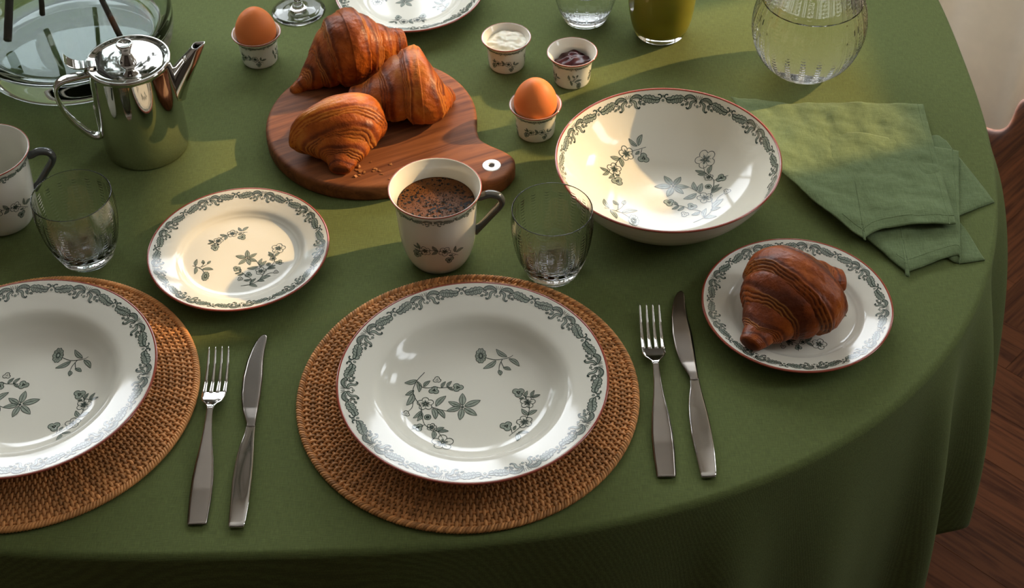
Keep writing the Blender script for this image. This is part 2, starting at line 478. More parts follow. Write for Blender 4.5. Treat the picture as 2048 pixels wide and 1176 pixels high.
folds = [(near_s(52.6, 152), 7.5, 5.0), (near_s(51.3, 128), 9.5, 5.5), (near_s(46.6, 107.8), 6.6, 3.3), (near_s(41.2, 97.8), 5.6, 3.0), (near_s(29, 87.5), 2.6, 4.5), (near_s(19, 82.5), 3.4, 3.4),
         (near_s(8, 79), 2.2, 7), (near_s(-8, 77), 3.0, 6), (near_s(-26, 77), 2.4, 7), (near_s(-44, 78), 3.0, 6)]
rg = random.Random(4)
s = near_s(-44, 78) + 22
while s < PER - 25:
    folds.append((s, rg.uniform(4, 8), rg.uniform(4.5, 7))); s += rg.uniform(16, 24)
bulge = np.zeros(NP_)
for c0, a, w in folds:
    d = (sarc - c0 + PER / 2) % PER - PER / 2
    bulge = np.maximum(bulge, 0) + a * np.exp(-(d / w) ** 2)
rings = []
PI_ = P - NRM * 3.0
for f in (0.02, .2, .4, .6, .8, .95, 1.0):
    rings.append(np.c_[PI_ * f, np.zeros(NP_)])
rings.append(np.c_[P - NRM * 2.0, np.zeros(NP_)])
RND = .75
for a in np.linspace(0, PI / 2, 8):
    rings.append(np.c_[P - NRM * (RND - RND * math.sin(a)), np.full(NP_, -(RND - RND * math.cos(a)))])
_xo = P[:, 0] + TC[0]; _yo = P[:, 1] + TC[1]
_f = np.clip((46.5 - _xo) / 6.0, 0, 1) * (_yo < 145); HEM = 37.0 + 10.0 * _f * _f * (3 - 2 * _f)      # the cloth hangs a little longer in front
for g in np.linspace(.022, 1.0, 46):
    d = 1.1 + g * (HEM - 1.1)
    off = (bulge * (g ** .75) * (1 - .12 * g)) + .5 * np.sin(g * PI) - .6 * g
    tw = 1.2 * np.sin(sarc * .19 + 2.2 * g) * g
    rings.append(np.c_[P + NRM * (off + .3 * tw)[:, None] + T * tw[:, None] * .6, -d + 0 * off + .3 * np.cos(sarc * .3) * g])
# turned hem
last = rings[-1]
rings.append(np.c_[last[:, :2] - NRM * .25, last[:, 2] - .15]); rings.append(np.c_[last[:, :2] - NRM * .5, last[:, 2] + .1]); rings.append(np.c_[rings[-5][:, :2] - NRM * .5, rings[-5][:, 2]])
V = np.concatenate(rings)
cloth = build('tablecloth', V, gridq(len(rings), NP_, False, True), [list(range(NP_))], M_cloth, loc=(TC[0], TC[1], 0), fix=True)

tag(cloth, 'green linen tablecloth covering the oval table and hanging in folds', 'tablecloth')


# ---------------------------------------------------------------- printed decoration
# leaf, flower and stem positions in cm from the plate's centre
S3 = [["stem", [[-4.51, 3.25], [-5.17, 2.26], [-5.52, 1.07], [-5.25, 0.05], [-4.74, -0.92], [-4.61, -2.09], [-4.37, -3.0], [-3.88, -3.48], [-3.24, -3.81], [-2.78, -4.58]]], ["stem", [[-5.14, 2.06], [-4.72, 1.5], [-4.15, 1.37], [-3.5, 1.48], [-3.0, 1.35], [-1.86, 1.42]]], ["stem", [[-3.77, -0.95], [-3.12, -1.25], [-2.4, -1.49]]], ["stem", [[-5.45, -0.2], [-5.54, -0.98], [-5.84, -1.47]]], ["stem", [[-4.37, -3.07], [-4.98, -3.46], [-5.52, -3.77]]], ["leaf", [-5.21, 2.31], [-6.29, 1.83], 0.41], ["leaf", [-5.14, 2.16], [-4.95, 0.87], 0.35], ["leaf", [-5.44, 1.08], [-6.19, 0.43], 0.35], ["leaf", [-5.46, 0.66], [-6.05, -0.8], 0.48], ["leaf", [-4.56, 1.51], [-3.97, 2.24], 0.32], ["leaf", [-2.92, 1.35], [-2.56, 2.11], 0.25], ["leaf", [-2.43, 1.4], [-2.0, 2.13], 0.25], ["leaf", [-2.35, 1.4], [-1.89, 0.99], 0.22], ["leaf", [-3.4, -0.86], [-2.5, 0.34], 0.48], ["leaf", [-3.67, -1.11], [-3.42, -2.41], 0.44], ["leaf", [-3.29, -1.21], [-2.58, -2.33], 0.38], ["leaf", [-4.66, -1.35], [-5.42, -2.31], 0.32], ["leaf", [-4.63, -1.57], [-5.04, -2.64], 0.32], ["leaf", [-3.4, -3.81], [-2.61, -3.42], 0.29], ["leaf", [-3.16, -3.88], [-2.21, -3.85], 0.29], ["leaf", [-3.56, -3.8], [-3.56, -4.77], 0.35], ["tref", [-3.35, 2.35], 0.38, 90, 0], ["tref", [-3.6, 1.05], 0.48, 200, 1], ["tref", [-1.44, 1.34], 0.51, 0, 1], ["tref", [-6.06, -1.8], 0.35, 200, 0], ["tref", [-4.94, -3.41], 0.48, 170, 1], ["bud", [-4.12, -2.15], 0.3], ["flower", [-4.35, -0.55], 0.76, 20], ["flower", [-3.73, -3.34], 0.44, 0], ["flower", [-2.73, -5.26], 0.98, 90], ["star", [-1.0, -1.05], [[-1.01, 0.61], [0.63, -0.29], [0.3, -2.09], [-1.22, -2.56], [-2.43, -1.47], [-2.28, -0.36]]]]
S2 = [["daisy", [0.67, 5.17], 0.48, 0.86], ["stem", [[1.14, 4.93], [2.08, 4.63], [3.24, 4.81], [3.67, 5.04]]], ["stem", [[2.66, 4.65], [2.4, 3.99], [2.33, 3.32]]], ["stem", [[2.54, 4.39], [2.76, 3.75], [2.98, 3.56]]], ["leaf", [3.11, 4.92], [2.1, 5.87], 0.38], ["leaf", [3.29, 4.7], [4.22, 3.73], 0.38], ["leaf", [2.08, 4.54], [0.88, 3.59], 0.44], ["leaf", [2.33, 3.36], [2.47, 2.71], 0.32], ["leaf", [2.73, 3.66], [3.45, 3.32], 0.32]]
S1 = [["stem", [[4.39, 0.39], [4.75, -0.16], [4.88, -0.7], [5.01, -1.46], [4.81, -2.44], [4.55, -3.03], [4.06, -3.69], [3.14, -4.63]]], ["tref", [4.07, 0.55], 0.57, 150, 1], ["flower", [4.88, -0.7], 0.7, 10], ["leaf", [4.7, -0.05], [4.9, 0.7], 0.25], ["leaf", [5.23, -0.12], [5.53, 0.71], 0.25], ["leaf", [5.3, -0.18], [6.05, 0.1], 0.25], ["leaf", [4.54, -0.09], [4.13, -0.21], 0.19], ["leaf", [4.96, -2.24], [4.32, -1.43], 0.35], ["leaf", [4.94, -2.17], [5.71, -1.73], 0.35], ["flower", [4.55, -3.03], 0.73, 30], ["tref", [2.92, -3.43], 0.57, 170, 1], ["leaf", [3.58, -3.95], [3.78, -3.42], 0.22], ["stem", [[3.35, -3.78], [3.42, -4.29]]], ["leaf", [3.92, -4.28], [4.89, -4.44], 0.29], ["leaf", [3.86, -4.37], [3.87, -5.45], 0.38]]


class Print:
    """flat ink drawn with thin polygons; points live in a 2D design space and are laid on a glazed surface"""
    def __init__(self):
        self.v, self.f, self.m, self.lay = [], [], [], []

    def _add(self, pts, faces, mat, lay):
        o = len(self.v)
        self.v += [tuple(p) for p in pts]; self.lay += [lay] * len(pts)
        self.f += [[i + o for i in f] for f in faces]; self.m += [mat] * len(faces)

    def line(self, pts, w=.07, taper=(1, 1), closed=False, smooth=6, lay=2):
        p = crom(pts, smooth, closed) if smooth else np.asarray(pts, float)
        n = len(p)
        t = (np.roll(p, -1, 0) - np.roll(p, 1, 0)) if closed else np.gradient(p, axis=0)
        t /= np.linalg.norm(t, axis=1)[:, None] + 1e-9
        nn = np.stack([-t[:, 1], t[:, 0]], -1)
        s = np.linspace(0, 1, n)
        wd = w / 2 * (1 if closed else np.interp(s, [0, .5, 1], [taper[0], 1, taper[1]]))
        wd = np.broadcast_to(wd, (n,))[:, None]
        a, b = p + nn * wd, p - nn * wd
        k = n if closed else n - 1
        self._add(np.concatenate([a, b]), [[i, n + i, n + (i + 1) % n, (i + 1) % n] for i in range(k)], 0, lay)

    def poly(self, pts, mat=1, lay=1, rings=3):
        p = np.asarray(pts, float); c = p.mean(0); n = len(p)
        allp = np.concatenate([c + (p - c) * (k / rings) for k in range(1, rings + 1)] + [c[None]])
        f = [[(r * n) + i, (r * n) + (i + 1) % n, (r + 1) * n + (i + 1) % n, (r + 1) * n + i] for r in range(rings - 1) for i in range(n)]
        f += [[rings * n, i, (i + 1) % n] for i in range(n)]
        self._add(allp, f, mat, lay)

    def strip(self, A, B, mat=1, lay=1):
        n = len(A); mid = (np.asarray(A) + np.asarray(B)) / 2
        self._add(np.concatenate([A, mid, B]), [[i, i + 1, n + i + 1, n + i] for i in range(n - 1)] + [[n + i, n + i + 1, 2 * n + i + 1, 2 * n + i] for i in range(n - 1)], mat, lay)

    def leaf(self, b, t, w, fill=1, lw=.06, bend=.08):
        b, t = np.asarray(b, float), np.asarray(t, float)
        d = t - b; L = np.linalg.norm(d) + 1e-6; nn = np.array([-d[1], d[0]]) / L
        s = np.linspace(0, 1, 11)[:, None]
        c = b + d * s + nn * (bend * L * np.sin(s * PI))
        h = w / 2 * np.sin(PI * s ** .85) ** .8
        A, B = c + nn * h, c - nn * h
        if fill: self.strip(A, B)
        self.line(A, lw, (.6, .6), smooth=0); self.line(B, lw, (.6, .6), smooth=0)
        self.line(c, lw * .9, (.8, .2), smooth=0, lay=3)

    def flower(self, c, R, rot=0, lw=.065):
        c = np.asarray(c, float); a = np.linspace(0, 2 * PI, 80, endpoint=False)
        r = R * (.56 + .44 * np.abs(np.cos(2.5 * (a - math.radians(rot)))) ** .55)
        out = c + np.stack([np.cos(a), np.sin(a)], -1) * r[:, None]
        self.line(out, lw, closed=True, smooth=0)
        r2 = R * (.22 + .28 * np.abs(np.cos(2.5 * (a - math.radians(rot)))) ** 1.5)
        self.poly(c + np.stack([np.cos(a), np.sin(a)], -1) * r2[:, None])
        for k in range(5):
            for j in (-.2, 0, .2):
                an = math.radians(rot) + 2 * PI * k / 5 + j
                e = np.array([math.cos(an), math.sin(an)])
                self.line([c + e * R * .26, c + e * R * (.72 if j == 0 else .55)], lw * .7, (1, .2), smooth=2)
            an = math.radians(rot) + 2 * PI * (k + .5) / 5
            e = np.array([math.cos(an), math.sin(an)])
            self.line([c + e * R * .25, c + e * R * .58], lw * .8, smooth=2)
        ring = c + np.stack([np.cos(a[::4]), np.sin(a[::4])], -1) * R * .2
        self.line(ring, lw * 1.1, closed=True, smooth=0, lay=3)

    def tref(self, c, R, d=0, fill=1, lw=.06):
        c = np.asarray(c, float); a = np.linspace(0, 2 * PI, 54, endpoint=False); d = math.radians(d)
        r = R * (.5 + .5 * np.abs(np.cos(1.5 * (a - d))) ** .7)
        out = c + np.stack([np.cos(a), np.sin(a)], -1) * r[:, None]
        if fill: self.poly(out)
        self.line(out, lw, closed=True, smooth=0)
        for k in range(3):
            an = d + 2 * PI * k / 3; e = np.array([math.cos(an), math.sin(an)])
            self.line([c, c + e * R * .7], lw * .7, (1, .3), smooth=3, lay=3)

    def daisy(self, c, rx, ry, lw=.06):
        c = np.asarray(c, float); a = np.linspace(0, 2 * PI, 60, endpoint=False)
        e = np.stack([np.cos(a) * rx, np.sin(a) * ry], -1) * (1 + .06 * np.cos(a * 10))[:, None]
        self.poly(c + e); self.line(c + e, lw, closed=True, smooth=0); self.line(c + e * .35, lw, closed=True, smooth=0, lay=3)
        for k in range(0, 60, 5): self.line([c + e[k] * .45, c + e[k] * .85], lw * .6, smooth=2, lay=3)

    def sprig(self, items, k=1.0, rot=0.0, shift=(0, 0), origin=(0, 0), flip=False):
        cr, sr = math.cos(rot), math.sin(rot)
        def X(p):
            x, y = (p[0] - origin[0]) * k, (p[1] - origin[1]) * k
            if flip: x = -x
            return (cr * x - sr * y + shift[0], sr * x + cr * y + shift[1])
        lw = max(.045, .062 * min(1.2, k ** .5))
        for it in items:
            q = it[0]
            if q == 'stem': self.line([X(p) for p in it[1]], lw * 1.1, (1, .7))
            elif q == 'leaf': self.leaf(X(it[1]), X(it[2]), it[3] * k * 1.15, 1, lw)
            elif q == 'flower': self.flower(X(it[1]), it[2] * k, it[3] + math.degrees(rot), lw)
            elif q == 'tref': self.tref(X(it[1]), it[2] * k, it[3] + math.degrees(rot), it[4], lw)
            elif q == 'bud':
                c = np.array(X(it[1])); a = np.linspace(0, 2 * PI, 24, endpoint=False); e = np.stack([np.cos(a), np.sin(a)], -1) * it[2] * k
                self.poly(c + e); self.line(c + e, lw, closed=True, smooth=0); self.line(c + e * .45, lw * .8, closed=True, smooth=0, lay=3)
            elif q == 'daisy': self.daisy(X(it[1]), it[2] * k, it[3] * k, lw)
            elif q == 'star':
                c = np.array(X(it[1]))
                for t in it[2]:
                    t = np.array(X(t)); self.leaf(c + (t - c) * .12, t, np.linalg.norm(t - c) * .36, 1, lw, 0.0)
                a = np.linspace(0, 2 * PI, 14, endpoint=False)
                self.poly(c + np.stack([np.cos(a), np.sin(a)], -1) * .13 * k, 0, 3, 1)

    def motif(self, a0, k):
        """one repeat of the scrolled border: a along the rim, b towards the rim (0 = outer edge)"""
        def dot(a, b, r):
            t = np.linspace(0, 2 * PI, 14, endpoint=False)
            e = np.stack([np.cos(t), np.sin(t)], -1) * r * k
            c = np.array([a0 + a * k, b * k])
            self.poly(c + e, 1, 1, 1); self.line(c + e, .05 * k, closed=True, smooth=0)
        for sg in (-1, 1):
            X = lambda pts: [(a0 + sg * a * k, b * k) for a, b in pts]
            A = crom(X([(3.18, -.72), (3.16, -.5), (2.95, -.42), (2.72, -.40), (2.55, -.24), (2.36, -.27), (2.2, -.14), (1.98, -.20), (1.8, -.12), (1.45, -.28)]), 3)
            B = crom(X([(3.18, -.72), (3.05, -.92), (2.85, -.98), (2.66, -.90), (2.5, -1.04), (2.3, -.90), (2.1, -.98), (1.92, -.84), (1.72, -.9), (1.5, -.55)]), 3)
            self.strip(A, B); self.line(A, .075 * k, smooth=0); self.line(B, .075 * k, smooth=0)
            self.line(X([(3.15, -.66), (2.7, -.68), (2.2, -.52), (1.5, -.4)]), .1 * k, (1, .5), lay=3)
            for q_ in (1.75, 1.95, 2.15, 2.35, 2.55, 2.75): self.line(X([(q_ + .08, -.5 - .05 * (q_ - 1.75)), (q_ - .06, -.84)]), .045 * k, smooth=2, lay=3)
            for q_ in (1.8, 2.1, 2.4, 2.7): self.line(X([(q_ + .05, -.48 - .06 * (q_ - 1.75)), (q_ - .08, -.26 - .05 * (q_ - 1.8))]), .045 * k, smooth=2, lay=3)
            self.line(X([(3.1, -.6), (3.3, -.5), (3.32, -.25), (3.15, -.14), (3.0, -.2)]), .12 * k, (.8, 1.2))
            H = crom(X([(1.45, -.42), (1.3, -.14), (1.0, .02), (.68, .02), (.4, -.12), (.16, -.4)]), 4)
            G = crom(X([(1.45, -.42), (1.2, -.42), (1.0, -.3), (.75, -.26), (.45, -.36), (.16, -.46)]), 4)
            self.strip(H, G); self.line(H, .09 * k, smooth=0); self.line(G, .06 * k, smooth=0)
            for q_ in (.45, .6, .75, .9, 1.05, 1.2): self.line(X([(q_, -.34), (q_ + .05, -.06)]), .045 * k, smooth=2, lay=3)
            self.line(X([(1.42, -.45), (1.15, -.45), (.9, -.38), (.6, -.4)]), .05 * k)
            self.line(X([(.07, -.3), (.12, .08)]), .05 * k, smooth=2); self.line(X([(.18, -.25), (.32, .08)]), .05 * k, smooth=2)
            C1 = crom(X([(.1, -.5), (.42, -.48), (.72, -.6), (.82, -.85), (.78, -1.1), (.9, -1.28)]), 4)
            C2 = crom(X([(.1, -.56), (.36, -.62), (.55, -.76), (.6, -.95), (.62, -1.2), (.82, -1.38)]), 4)
            self.strip(C1, C2); self.line(C1, .075 * k, smooth=0); self.line(C2, .06 * k, smooth=0)
            self.line(X([(.84, -1.34), (1.02, -1.36), (1.12, -1.22)]), .17 * k, (1, .8))
            self.line(X([(.1, -.62), (.28, -.74), (.32, -.9), (.2, -.98)]), .07 * k)
            self.leaf(X([(.98, -.66)])[0], X([(1.26, -1.08)])[0], .24 * k, 1, .06 * k)
            self.leaf(X([(1.36, -.95)])[0], X([(1.7, -1.1)])[0], .2 * k, 1, .06 * k)
            e = X([(1.12, -.55), (1.3, -.5), (1.42, -.62), (1.25, -.7)]); self.line(e, .07 * k, closed=True, smooth=3)
        dot(0, -1.0, .11); dot(3.5, -.32, .11); dot(3.5, -.74, .11)

    def border(self, n, L, k=None):
        for i in range(n): self.motif(i * L, (k or L / 7.0))

    def make(self, name, mapping, parent):
        V = mapping(np.array(self.v), np.array(self.lay) * .007 + .008)
        return build(name, V, None, self.f, [M_line, M_fill], parent, fm=self.m, smooth=True)


def arc_param(prof):
    prof = np.asarray(prof); d = np.linalg.norm(np.diff(prof, axis=0), axis=1)
    return np.concatenate([[0], np.cumsum(d)])


def plan_map(prof):
    """lay (x,y) on an upward surface given as (r,z) from centre to lip"""
    prof = np.asarray(prof)
    def f(uv, off):
        r = np.hypot(uv[:, 0], uv[:, 1]); z = np.interp(r, prof[:, 0], prof[:, 1])
        sl = (np.interp(r + .1, prof[:, 0], prof[:, 1]) - np.interp(r - .1, prof[:, 0], prof[:, 1])) / .2
        q = 1 / np.sqrt(1 + sl ** 2); e = uv / (r[:, None] + 1e-6)
        return np.c_[uv - e * (off * sl * q)[:, None], z + off * q]
    return f


def lip_map(prof, inset, rot, rref, sign=1, nsgn=1):
    """prof from the lip along the surface; a runs around (at radius rref), -b runs along the profile"""
    prof = np.asarray(prof); s = arc_param(prof)
    tg = np.gradient(prof, axis=0); tg /= np.linalg.norm(tg, axis=1)[:, None] + 1e-9
    nr = np.stack([-tg[:, 1], tg[:, 0]], -1) * nsgn
    def f(uv, off):
        q = inset - uv[:, 1]
        r = np.interp(q, s, prof[:, 0]) + off * np.interp(q, s, nr[:, 0]); z = np.interp(q, s, prof[:, 1]) + off * np.interp(q, s, nr[:, 1])
        an = rot + sign * uv[:, 0] / rref
        return np.stack([r * np.cos(an), r * np.sin(an), z], -1)
    return f


# ---------------------------------------------------------------- crockery
def rim_line(parent, r, z, n=160, w=.135, h=.10):
    a = np.linspace(0, 2 * PI, n, endpoint=False)
    build('rim_line', *tube(np.stack([r * np.cos(a), r * np.sin(a), 0 * a + z], -1), w, 8, closed=True, flat=h / w), mat=M_rim, parent=parent)


def dish(name, loc, top, lip, under, label, cat, n_rep, brot, sprigs, L0=None, inset=.32, group=None, bk=None):
    """top: (r,z) control points from centre to lip"""
    t = empty(name, loc, 0, label, cat, group)
    tp = crom(top, 10); tp[:, 0] = np.maximum(tp[:, 0], .01)
    un = crom(under, 8)
    R, Zl = tp[-1]
    edge = [(R + .09, Zl - .02), (R + .13, Zl - .12), (R + .08, Zl - .22)]
    prof = np.concatenate([tp, edge, un]); prof[-1, 0] = .01
    build('body', *lathe(prof, 192), mat=M_glaze, parent=t, fix=True)
    rim_line(t, R + .07, Zl - .075)
    ins = tp[::-1]
    rref = np.interp(inset + .5, arc_param(ins), ins[:, 0])
    L = 2 * PI * (R - inset) / n_rep
    pb = Print(); pb.border(n_rep, L, bk)
    pb.make('border_print', lip_map(ins, inset, brot, R - inset, -1, -1), t)
    if sprigs:
        for it, k, rot, sh in sprigs:
            pf = Print(); pf.sprig(it, k, rot, sh); pf.make('flower_print', plan_map(tp), t)
    return t


DEEP = [(0, .95), (2.5, .95), (5.2, .98), (6.6, 1.22), (7.6, 1.85), (8.3, 2.62), (8.8, 2.98), (9.6, 3.25), (10.8, 3.58), (12, 3.85)]
DEEPU = [(11.2, 3.38), (9.0, 2.6), (8.2, 1.7), (7.4, .75), (7.0, .1), (6.7, 0), (6.4, .25), (3, .35), (0, .35)]
FLAT = [(0, .6), (3, .6), (5.3, .62), (6.0, .85), (6.5, 1.18), (7.2, 1.45), (8.0, 1.72), (8.88, 2.0)]
FLATU = [(8.2, 1.55), (6.6, .95), (5.6, .35), (5.2, .05), (4.9, 0), (4.6, .15), (2, .2), (0, .2)]
BOWL = [(0, .75), (3, .75), (5.2, .92), (7, 1.45), (8.6, 2.45), (9.8, 3.75), (10.7, 5.0), (11.29, 6.2)]
BOWLU = [(10.8, 4.6), (9.9, 3.2), (8.4, 1.6), (6.6, .6), (6.0, .1), (5.7, 0), (5.4, .3), (3, .4), (0, .4)]
MAT_H = .62
ALL = [S1, S2, S3]
rad = math.radians
dish('deep_plate', (-3.71, 92.33, MAT_H), DEEP, 12, DEEPU, 'cream deep plate with grey-green floral print on the middle rattan placemat', 'plate', 10, rad(95.5 - 18), [(s_, 1, 0, (0, 0)) for s_ in ALL])
dish('deep_plate', (-44.42, 94.14, MAT_H), DEEP, 12, DEEPU, 'cream deep plate cut off by the edge of the picture, on the leftmost rattan placemat', 'plate', 10, rad(87 - 18), [(s_, 1, rad(-6), (.6, -.3)) for s_ in ALL])
dish('side_plate', (-27.22, 112.93, 0), FLAT, 8.88, FLATU, 'empty small floral side plate between the teapot and the fork', 'plate', 9, rad(98.2 - 20), [(s_, .72, rad(137), (-.28, -.31)) for s_ in ALL], inset=.28)
dish('side_plate', (27.15, 103.13, 0), FLAT, 8.88, FLATU, 'small floral side plate carrying a single croissant', 'plate', 9, rad(93.4 - 20), [(s_, .72, rad(50), (0, -.3)) for s_ in ALL], inset=.28)
dish('side_plate', (-11.51, 158.42, 0), FLAT, 8.88, FLATU, 'small floral side plate behind the croissants, cut by the top edge', 'plate', 9, rad(80), [(s_, .72, rad(-70), (.3, -1.2)) for s_ in ALL], inset=.28)
dish('serving_bowl', (16.17, 120.31, 0), BOWL, 11.29, BOWLU, 'wide shallow cream serving bowl with floral print beside the green napkin', 'bowl', 9, rad(87.4 - 20), [(s_, 1.10, rad(155), (-.49, 1.1)) for s_ in ALL], inset=.45)


def vessel(name, loc, outer, inner, label, cat, n=128, group=None):
    """outer: (r,z) from foot to lip, inner: from lip down to floor"""
    t = empty(name, loc, 0, label, cat, group)
    o = crom(outer, 8); i = crom(inner, 8); i[-1, 0] = .01
    lip = [((o[-1, 0] + i[0, 0]) / 2, o[-1, 1] + .05)]
    prof = np.concatenate([[(.01, o[0, 1] + .12), (o[0, 0] - .35, o[0, 1] + .12), (o[0, 0] - .25, o[0, 1])], o, lip, i])
    build('body', *lathe(prof, n), mat=M_glaze, parent=t, fix=True)
    rim_line(t, o[-1, 0], o[-1, 1] - .02, 120, .07, .07)
    return t, o


MUG_O = [(2.6, 0), (2.95, .35), (3.4, 1.4), (3.72, 3.0), (3.88, 5.0), (4.0, 7.0), (4.18, 8.2), (4.5, 9.05)]
MUG_I = [(4.36, 9.03), (3.98, 8.1), (3.8, 7.0), (3.66, 5.0), (3.5, 3.0), (3.1, 1.4), (2.2, .7), (0, .6)]


def mug(loc, ang, label, srot):
    t, o = vessel('mug', loc, MUG_O, MUG_I, label, 'mug')
    hp = crom([(4.1, 7.72), (4.45, 7.78), (5.2, 8.05), (6.05, 7.85), (6.42, 7.2), (6.2, 6.5), (5.6, 5.7), (5.0, 4.9), (4.4, 4.1), (3.7, 3.3)], 10)
    s = np.linspace(0, 1, len(hp))
    V, Q, N = tube(np.stack([hp[:, 0], 0 * s, hp[:, 1]], -1), np.interp(s, [0, .1, .5, .9, 1], [.36, .38, .38, .36, .42]), 14, up=(0, 1, 0), flat=1.25)
    build('handle', V, Q, N, M_handle, t, rot=(0, 0, ang))
    oo = o[::-1]
    pb = Print(); n = 6; L = 2 * PI * 4.1 / n
    pb.border(n, L, .64)
    pb.make('border_print', lip_map(oo, .62, srot, 4.1, 1, 1), t)
    for k, a in enumerate((0, 2.2, 4.3)):
        pf = Print()
        if k != 1: pf.sprig(S1, .84, PI / 2 + .1, (a * 3.9, -5.3), (4.4, -1.9))
        else: pf.sprig(S2, .75, 2.4, (a * 3.9, -5.2), (2.5, 4.5))
        pf.make('flower_print', lip_map(oo, 0, srot, 3.9, 1, 1), t)
    return t


mug((-7.21, 112.98, 0), rad(0), 'floral mug of black coffee with a dark handle, in front of the board', rad(-92))
mug((-52.6, 120.2, 0), rad(12), 'empty floral mug cut off by the picture edge beside the teapot', rad(-60))

CUP_O = [(1.85, 0), (2.05, .25), (2.16, 1.2), (2.22, 2.2), (2.34, 3.0), (2.55, 3.5), (2.79, 3.85)]
CUP_I = [(2.66, 3.83), (2.34, 3.35), (2.12, 2.8), (2.0, 2.0), (1.9, 1.2), (1.4, .7), (0, .6)]


def egg_cup(loc, label, srot, first):
    t, o = vessel('egg_cup', loc, CUP_O, CUP_I, label, 'egg cup', 96, 'floral egg cups')
    oo = o[::-1]
    pb = Print(); n = 7; L = 2 * PI * 2.45 / n
    pb.border(n, L, .33); pb.make('border_print', lip_map(oo, .62, srot, 2.45, 1, 1), t)
    for k in range(4):
        pf = Print()
        if (k + first) % 2 == 0: pf.sprig(S1, .52, PI / 2 + .15, (k * PI / 2 * 2.2, -2.55), (4.4, -1.9))
        else: pf.sprig(S2, .52, 2.6, (k * PI / 2 * 2.2, -2.55), (2.5, 4.5))
        pf.make('flower_print', lip_map(oo, 0, srot, 2.2, 1, 1), t)


CUPS = {'egg1': (-28.7, 147.31), 'cream': (.06, 145.14), 'jam': (7.45, 141.94), 'egg2': (3.05, 132.55)}
egg_cup((*CUPS['egg1'], 0), 'floral egg cup holding an egg beside the wine glass and teapot', rad(-110), 0)
egg_cup((*CUPS['cream'], 0), 'floral egg cup filled with pale whipped butter', rad(-100), 0)
egg_cup((*CUPS['jam'], 0), 'floral egg cup filled with dark red jam', rad(-88), 1)
egg_cup((*CUPS['egg2'], 0), 'floral egg cup holding an egg beside the serving bowl', rad(-88), 0)


def egg(loc, label, tilt):
    t = np.linspace(0, PI, 44)
    H = 5.5
    z = -np.cos(t) * H / 2
    r = 2.26 * np.sin(t) * (1 - .085 * (-np.cos(t)) - .035 * np.cos(2 * t)); r[0] = r[-1] = .01
    o = build('egg', *lathe(np.stack([r, z], -1), 64), mat=M_egg, loc=loc, rot=tilt, fix=True)
    tag(o, label, 'egg', 'brown boiled eggs')


egg((*CUPS['egg1'], 4.3), 'brown egg in the floral cup beside the wine glass', (0, .03, 0))
egg((*CUPS['egg2'], 4.3), 'brown egg in the floral cup beside the serving bowl', (.03, -.02, 1))

# coffee
def disc_surface(R, nr, na, zf, depth, seed=0):
    """closed puck whose top follows zf(x,y)"""
    a = np.linspace(0, 2 * PI, na, endpoint=False); rr = np.linspace(.02, R, nr)
    X = rr[:, None] * np.cos(a); Y = rr[:, None] * np.sin(a)
    Z = zf(X, Y)
    V = np.stack([X, Y, Z], -1).reshape(-1, 3)
    low = np.stack([R * .96 * np.cos(a), R * .96 * np.sin(a), 0 * a - depth], -1)
    Q = np.concatenate([gridq(nr, na, False, True), np.array([[(nr - 1) * na + i, nr * na + i, nr * na + (i + 1) % na, (nr - 1) * na + (i + 1) % na] for i in range(na)])])
    return np.concatenate([V, low]), Q, [list(range(na)), [nr * na + i for i in range(na)]]


def coffee_mat():
    m = pmat('coffee_foam', (.16, .065, .02), rough=.45, spec=.15)
    nt = m.node_tree; p = nt.nodes['Principled BSDF']
    tc = node(nt, 'ShaderNodeTexCoord')
    big = node(nt, 'ShaderNodeTexVoronoi', Scale=230.0); big.inputs['Randomness'].default_value = 1
    sm = node(nt, 'ShaderNodeTexVoronoi', Scale=620.0)
    nz = node(nt, 'ShaderNodeTexNoise', Scale=45.0); nz.inputs['Detail'].default_value = 3
    for n in (big, sm, nz): nt.links.new(tc.outputs['Object'], n.inputs['Vector'])
    thr = node(nt, 'ShaderNodeMapRange'); thr.inputs['From Min'].default_value = .35; thr.inputs['From Max'].default_value = .7; thr.inputs['To Min'].default_value = .10; thr.inputs['To Max'].default_value = .52
    nt.links.new(nz.outputs['Fac'], thr.inputs['Value'])
    lt = node(nt, 'ShaderNodeMath', operation='SUBTRACT'); nt.links.new(big.outputs['Distance'], lt.inputs[0]); nt.links.new(thr.outputs[0], lt.inputs[1])
    r1 = node(nt, 'ShaderNodeMapRange'); r1.inputs['From Min'].default_value = -.03; r1.inputs['From Max'].default_value = .06
    nt.links.new(lt.outputs[0], r1.inputs['Value'])
    r2 = node(nt, 'ShaderNodeMapRange'); r2.inputs['From Min'].default_value = .12; r2.inputs['From Max'].default_value = .42
    nt.links.new(sm.outputs['Distance'], r2.inputs['Value'])
    mn = node(nt, 'ShaderNodeMath', operation='MULTIPLY'); nt.links.new(r1.outputs[0], mn.inputs[0]); nt.links.new(r2.outputs[0], mn.inputs[1])
    rp = node(nt, 'ShaderNodeValToRGB')
    rp.color_ramp.elements[0].color = (.005, .0025, .0012, 1); rp.color_ramp.elements[1].color = (.13, .046, .010, 1)
    nt.links.new(mn.outputs[0], rp.inputs['Fac']); nt.links.new(rp.outputs['Color'], p.inputs['Base Color'])
    b = node(nt, 'ShaderNodeBump'); b.inputs['Strength'].default_value = .5; b.inputs['Distance'].default_value = .0008
    nt.links.new(mn.outputs[0], b.inputs['Height']); nt.links.new(b.outputs['Normal'], p.inputs['Normal'])
    return m


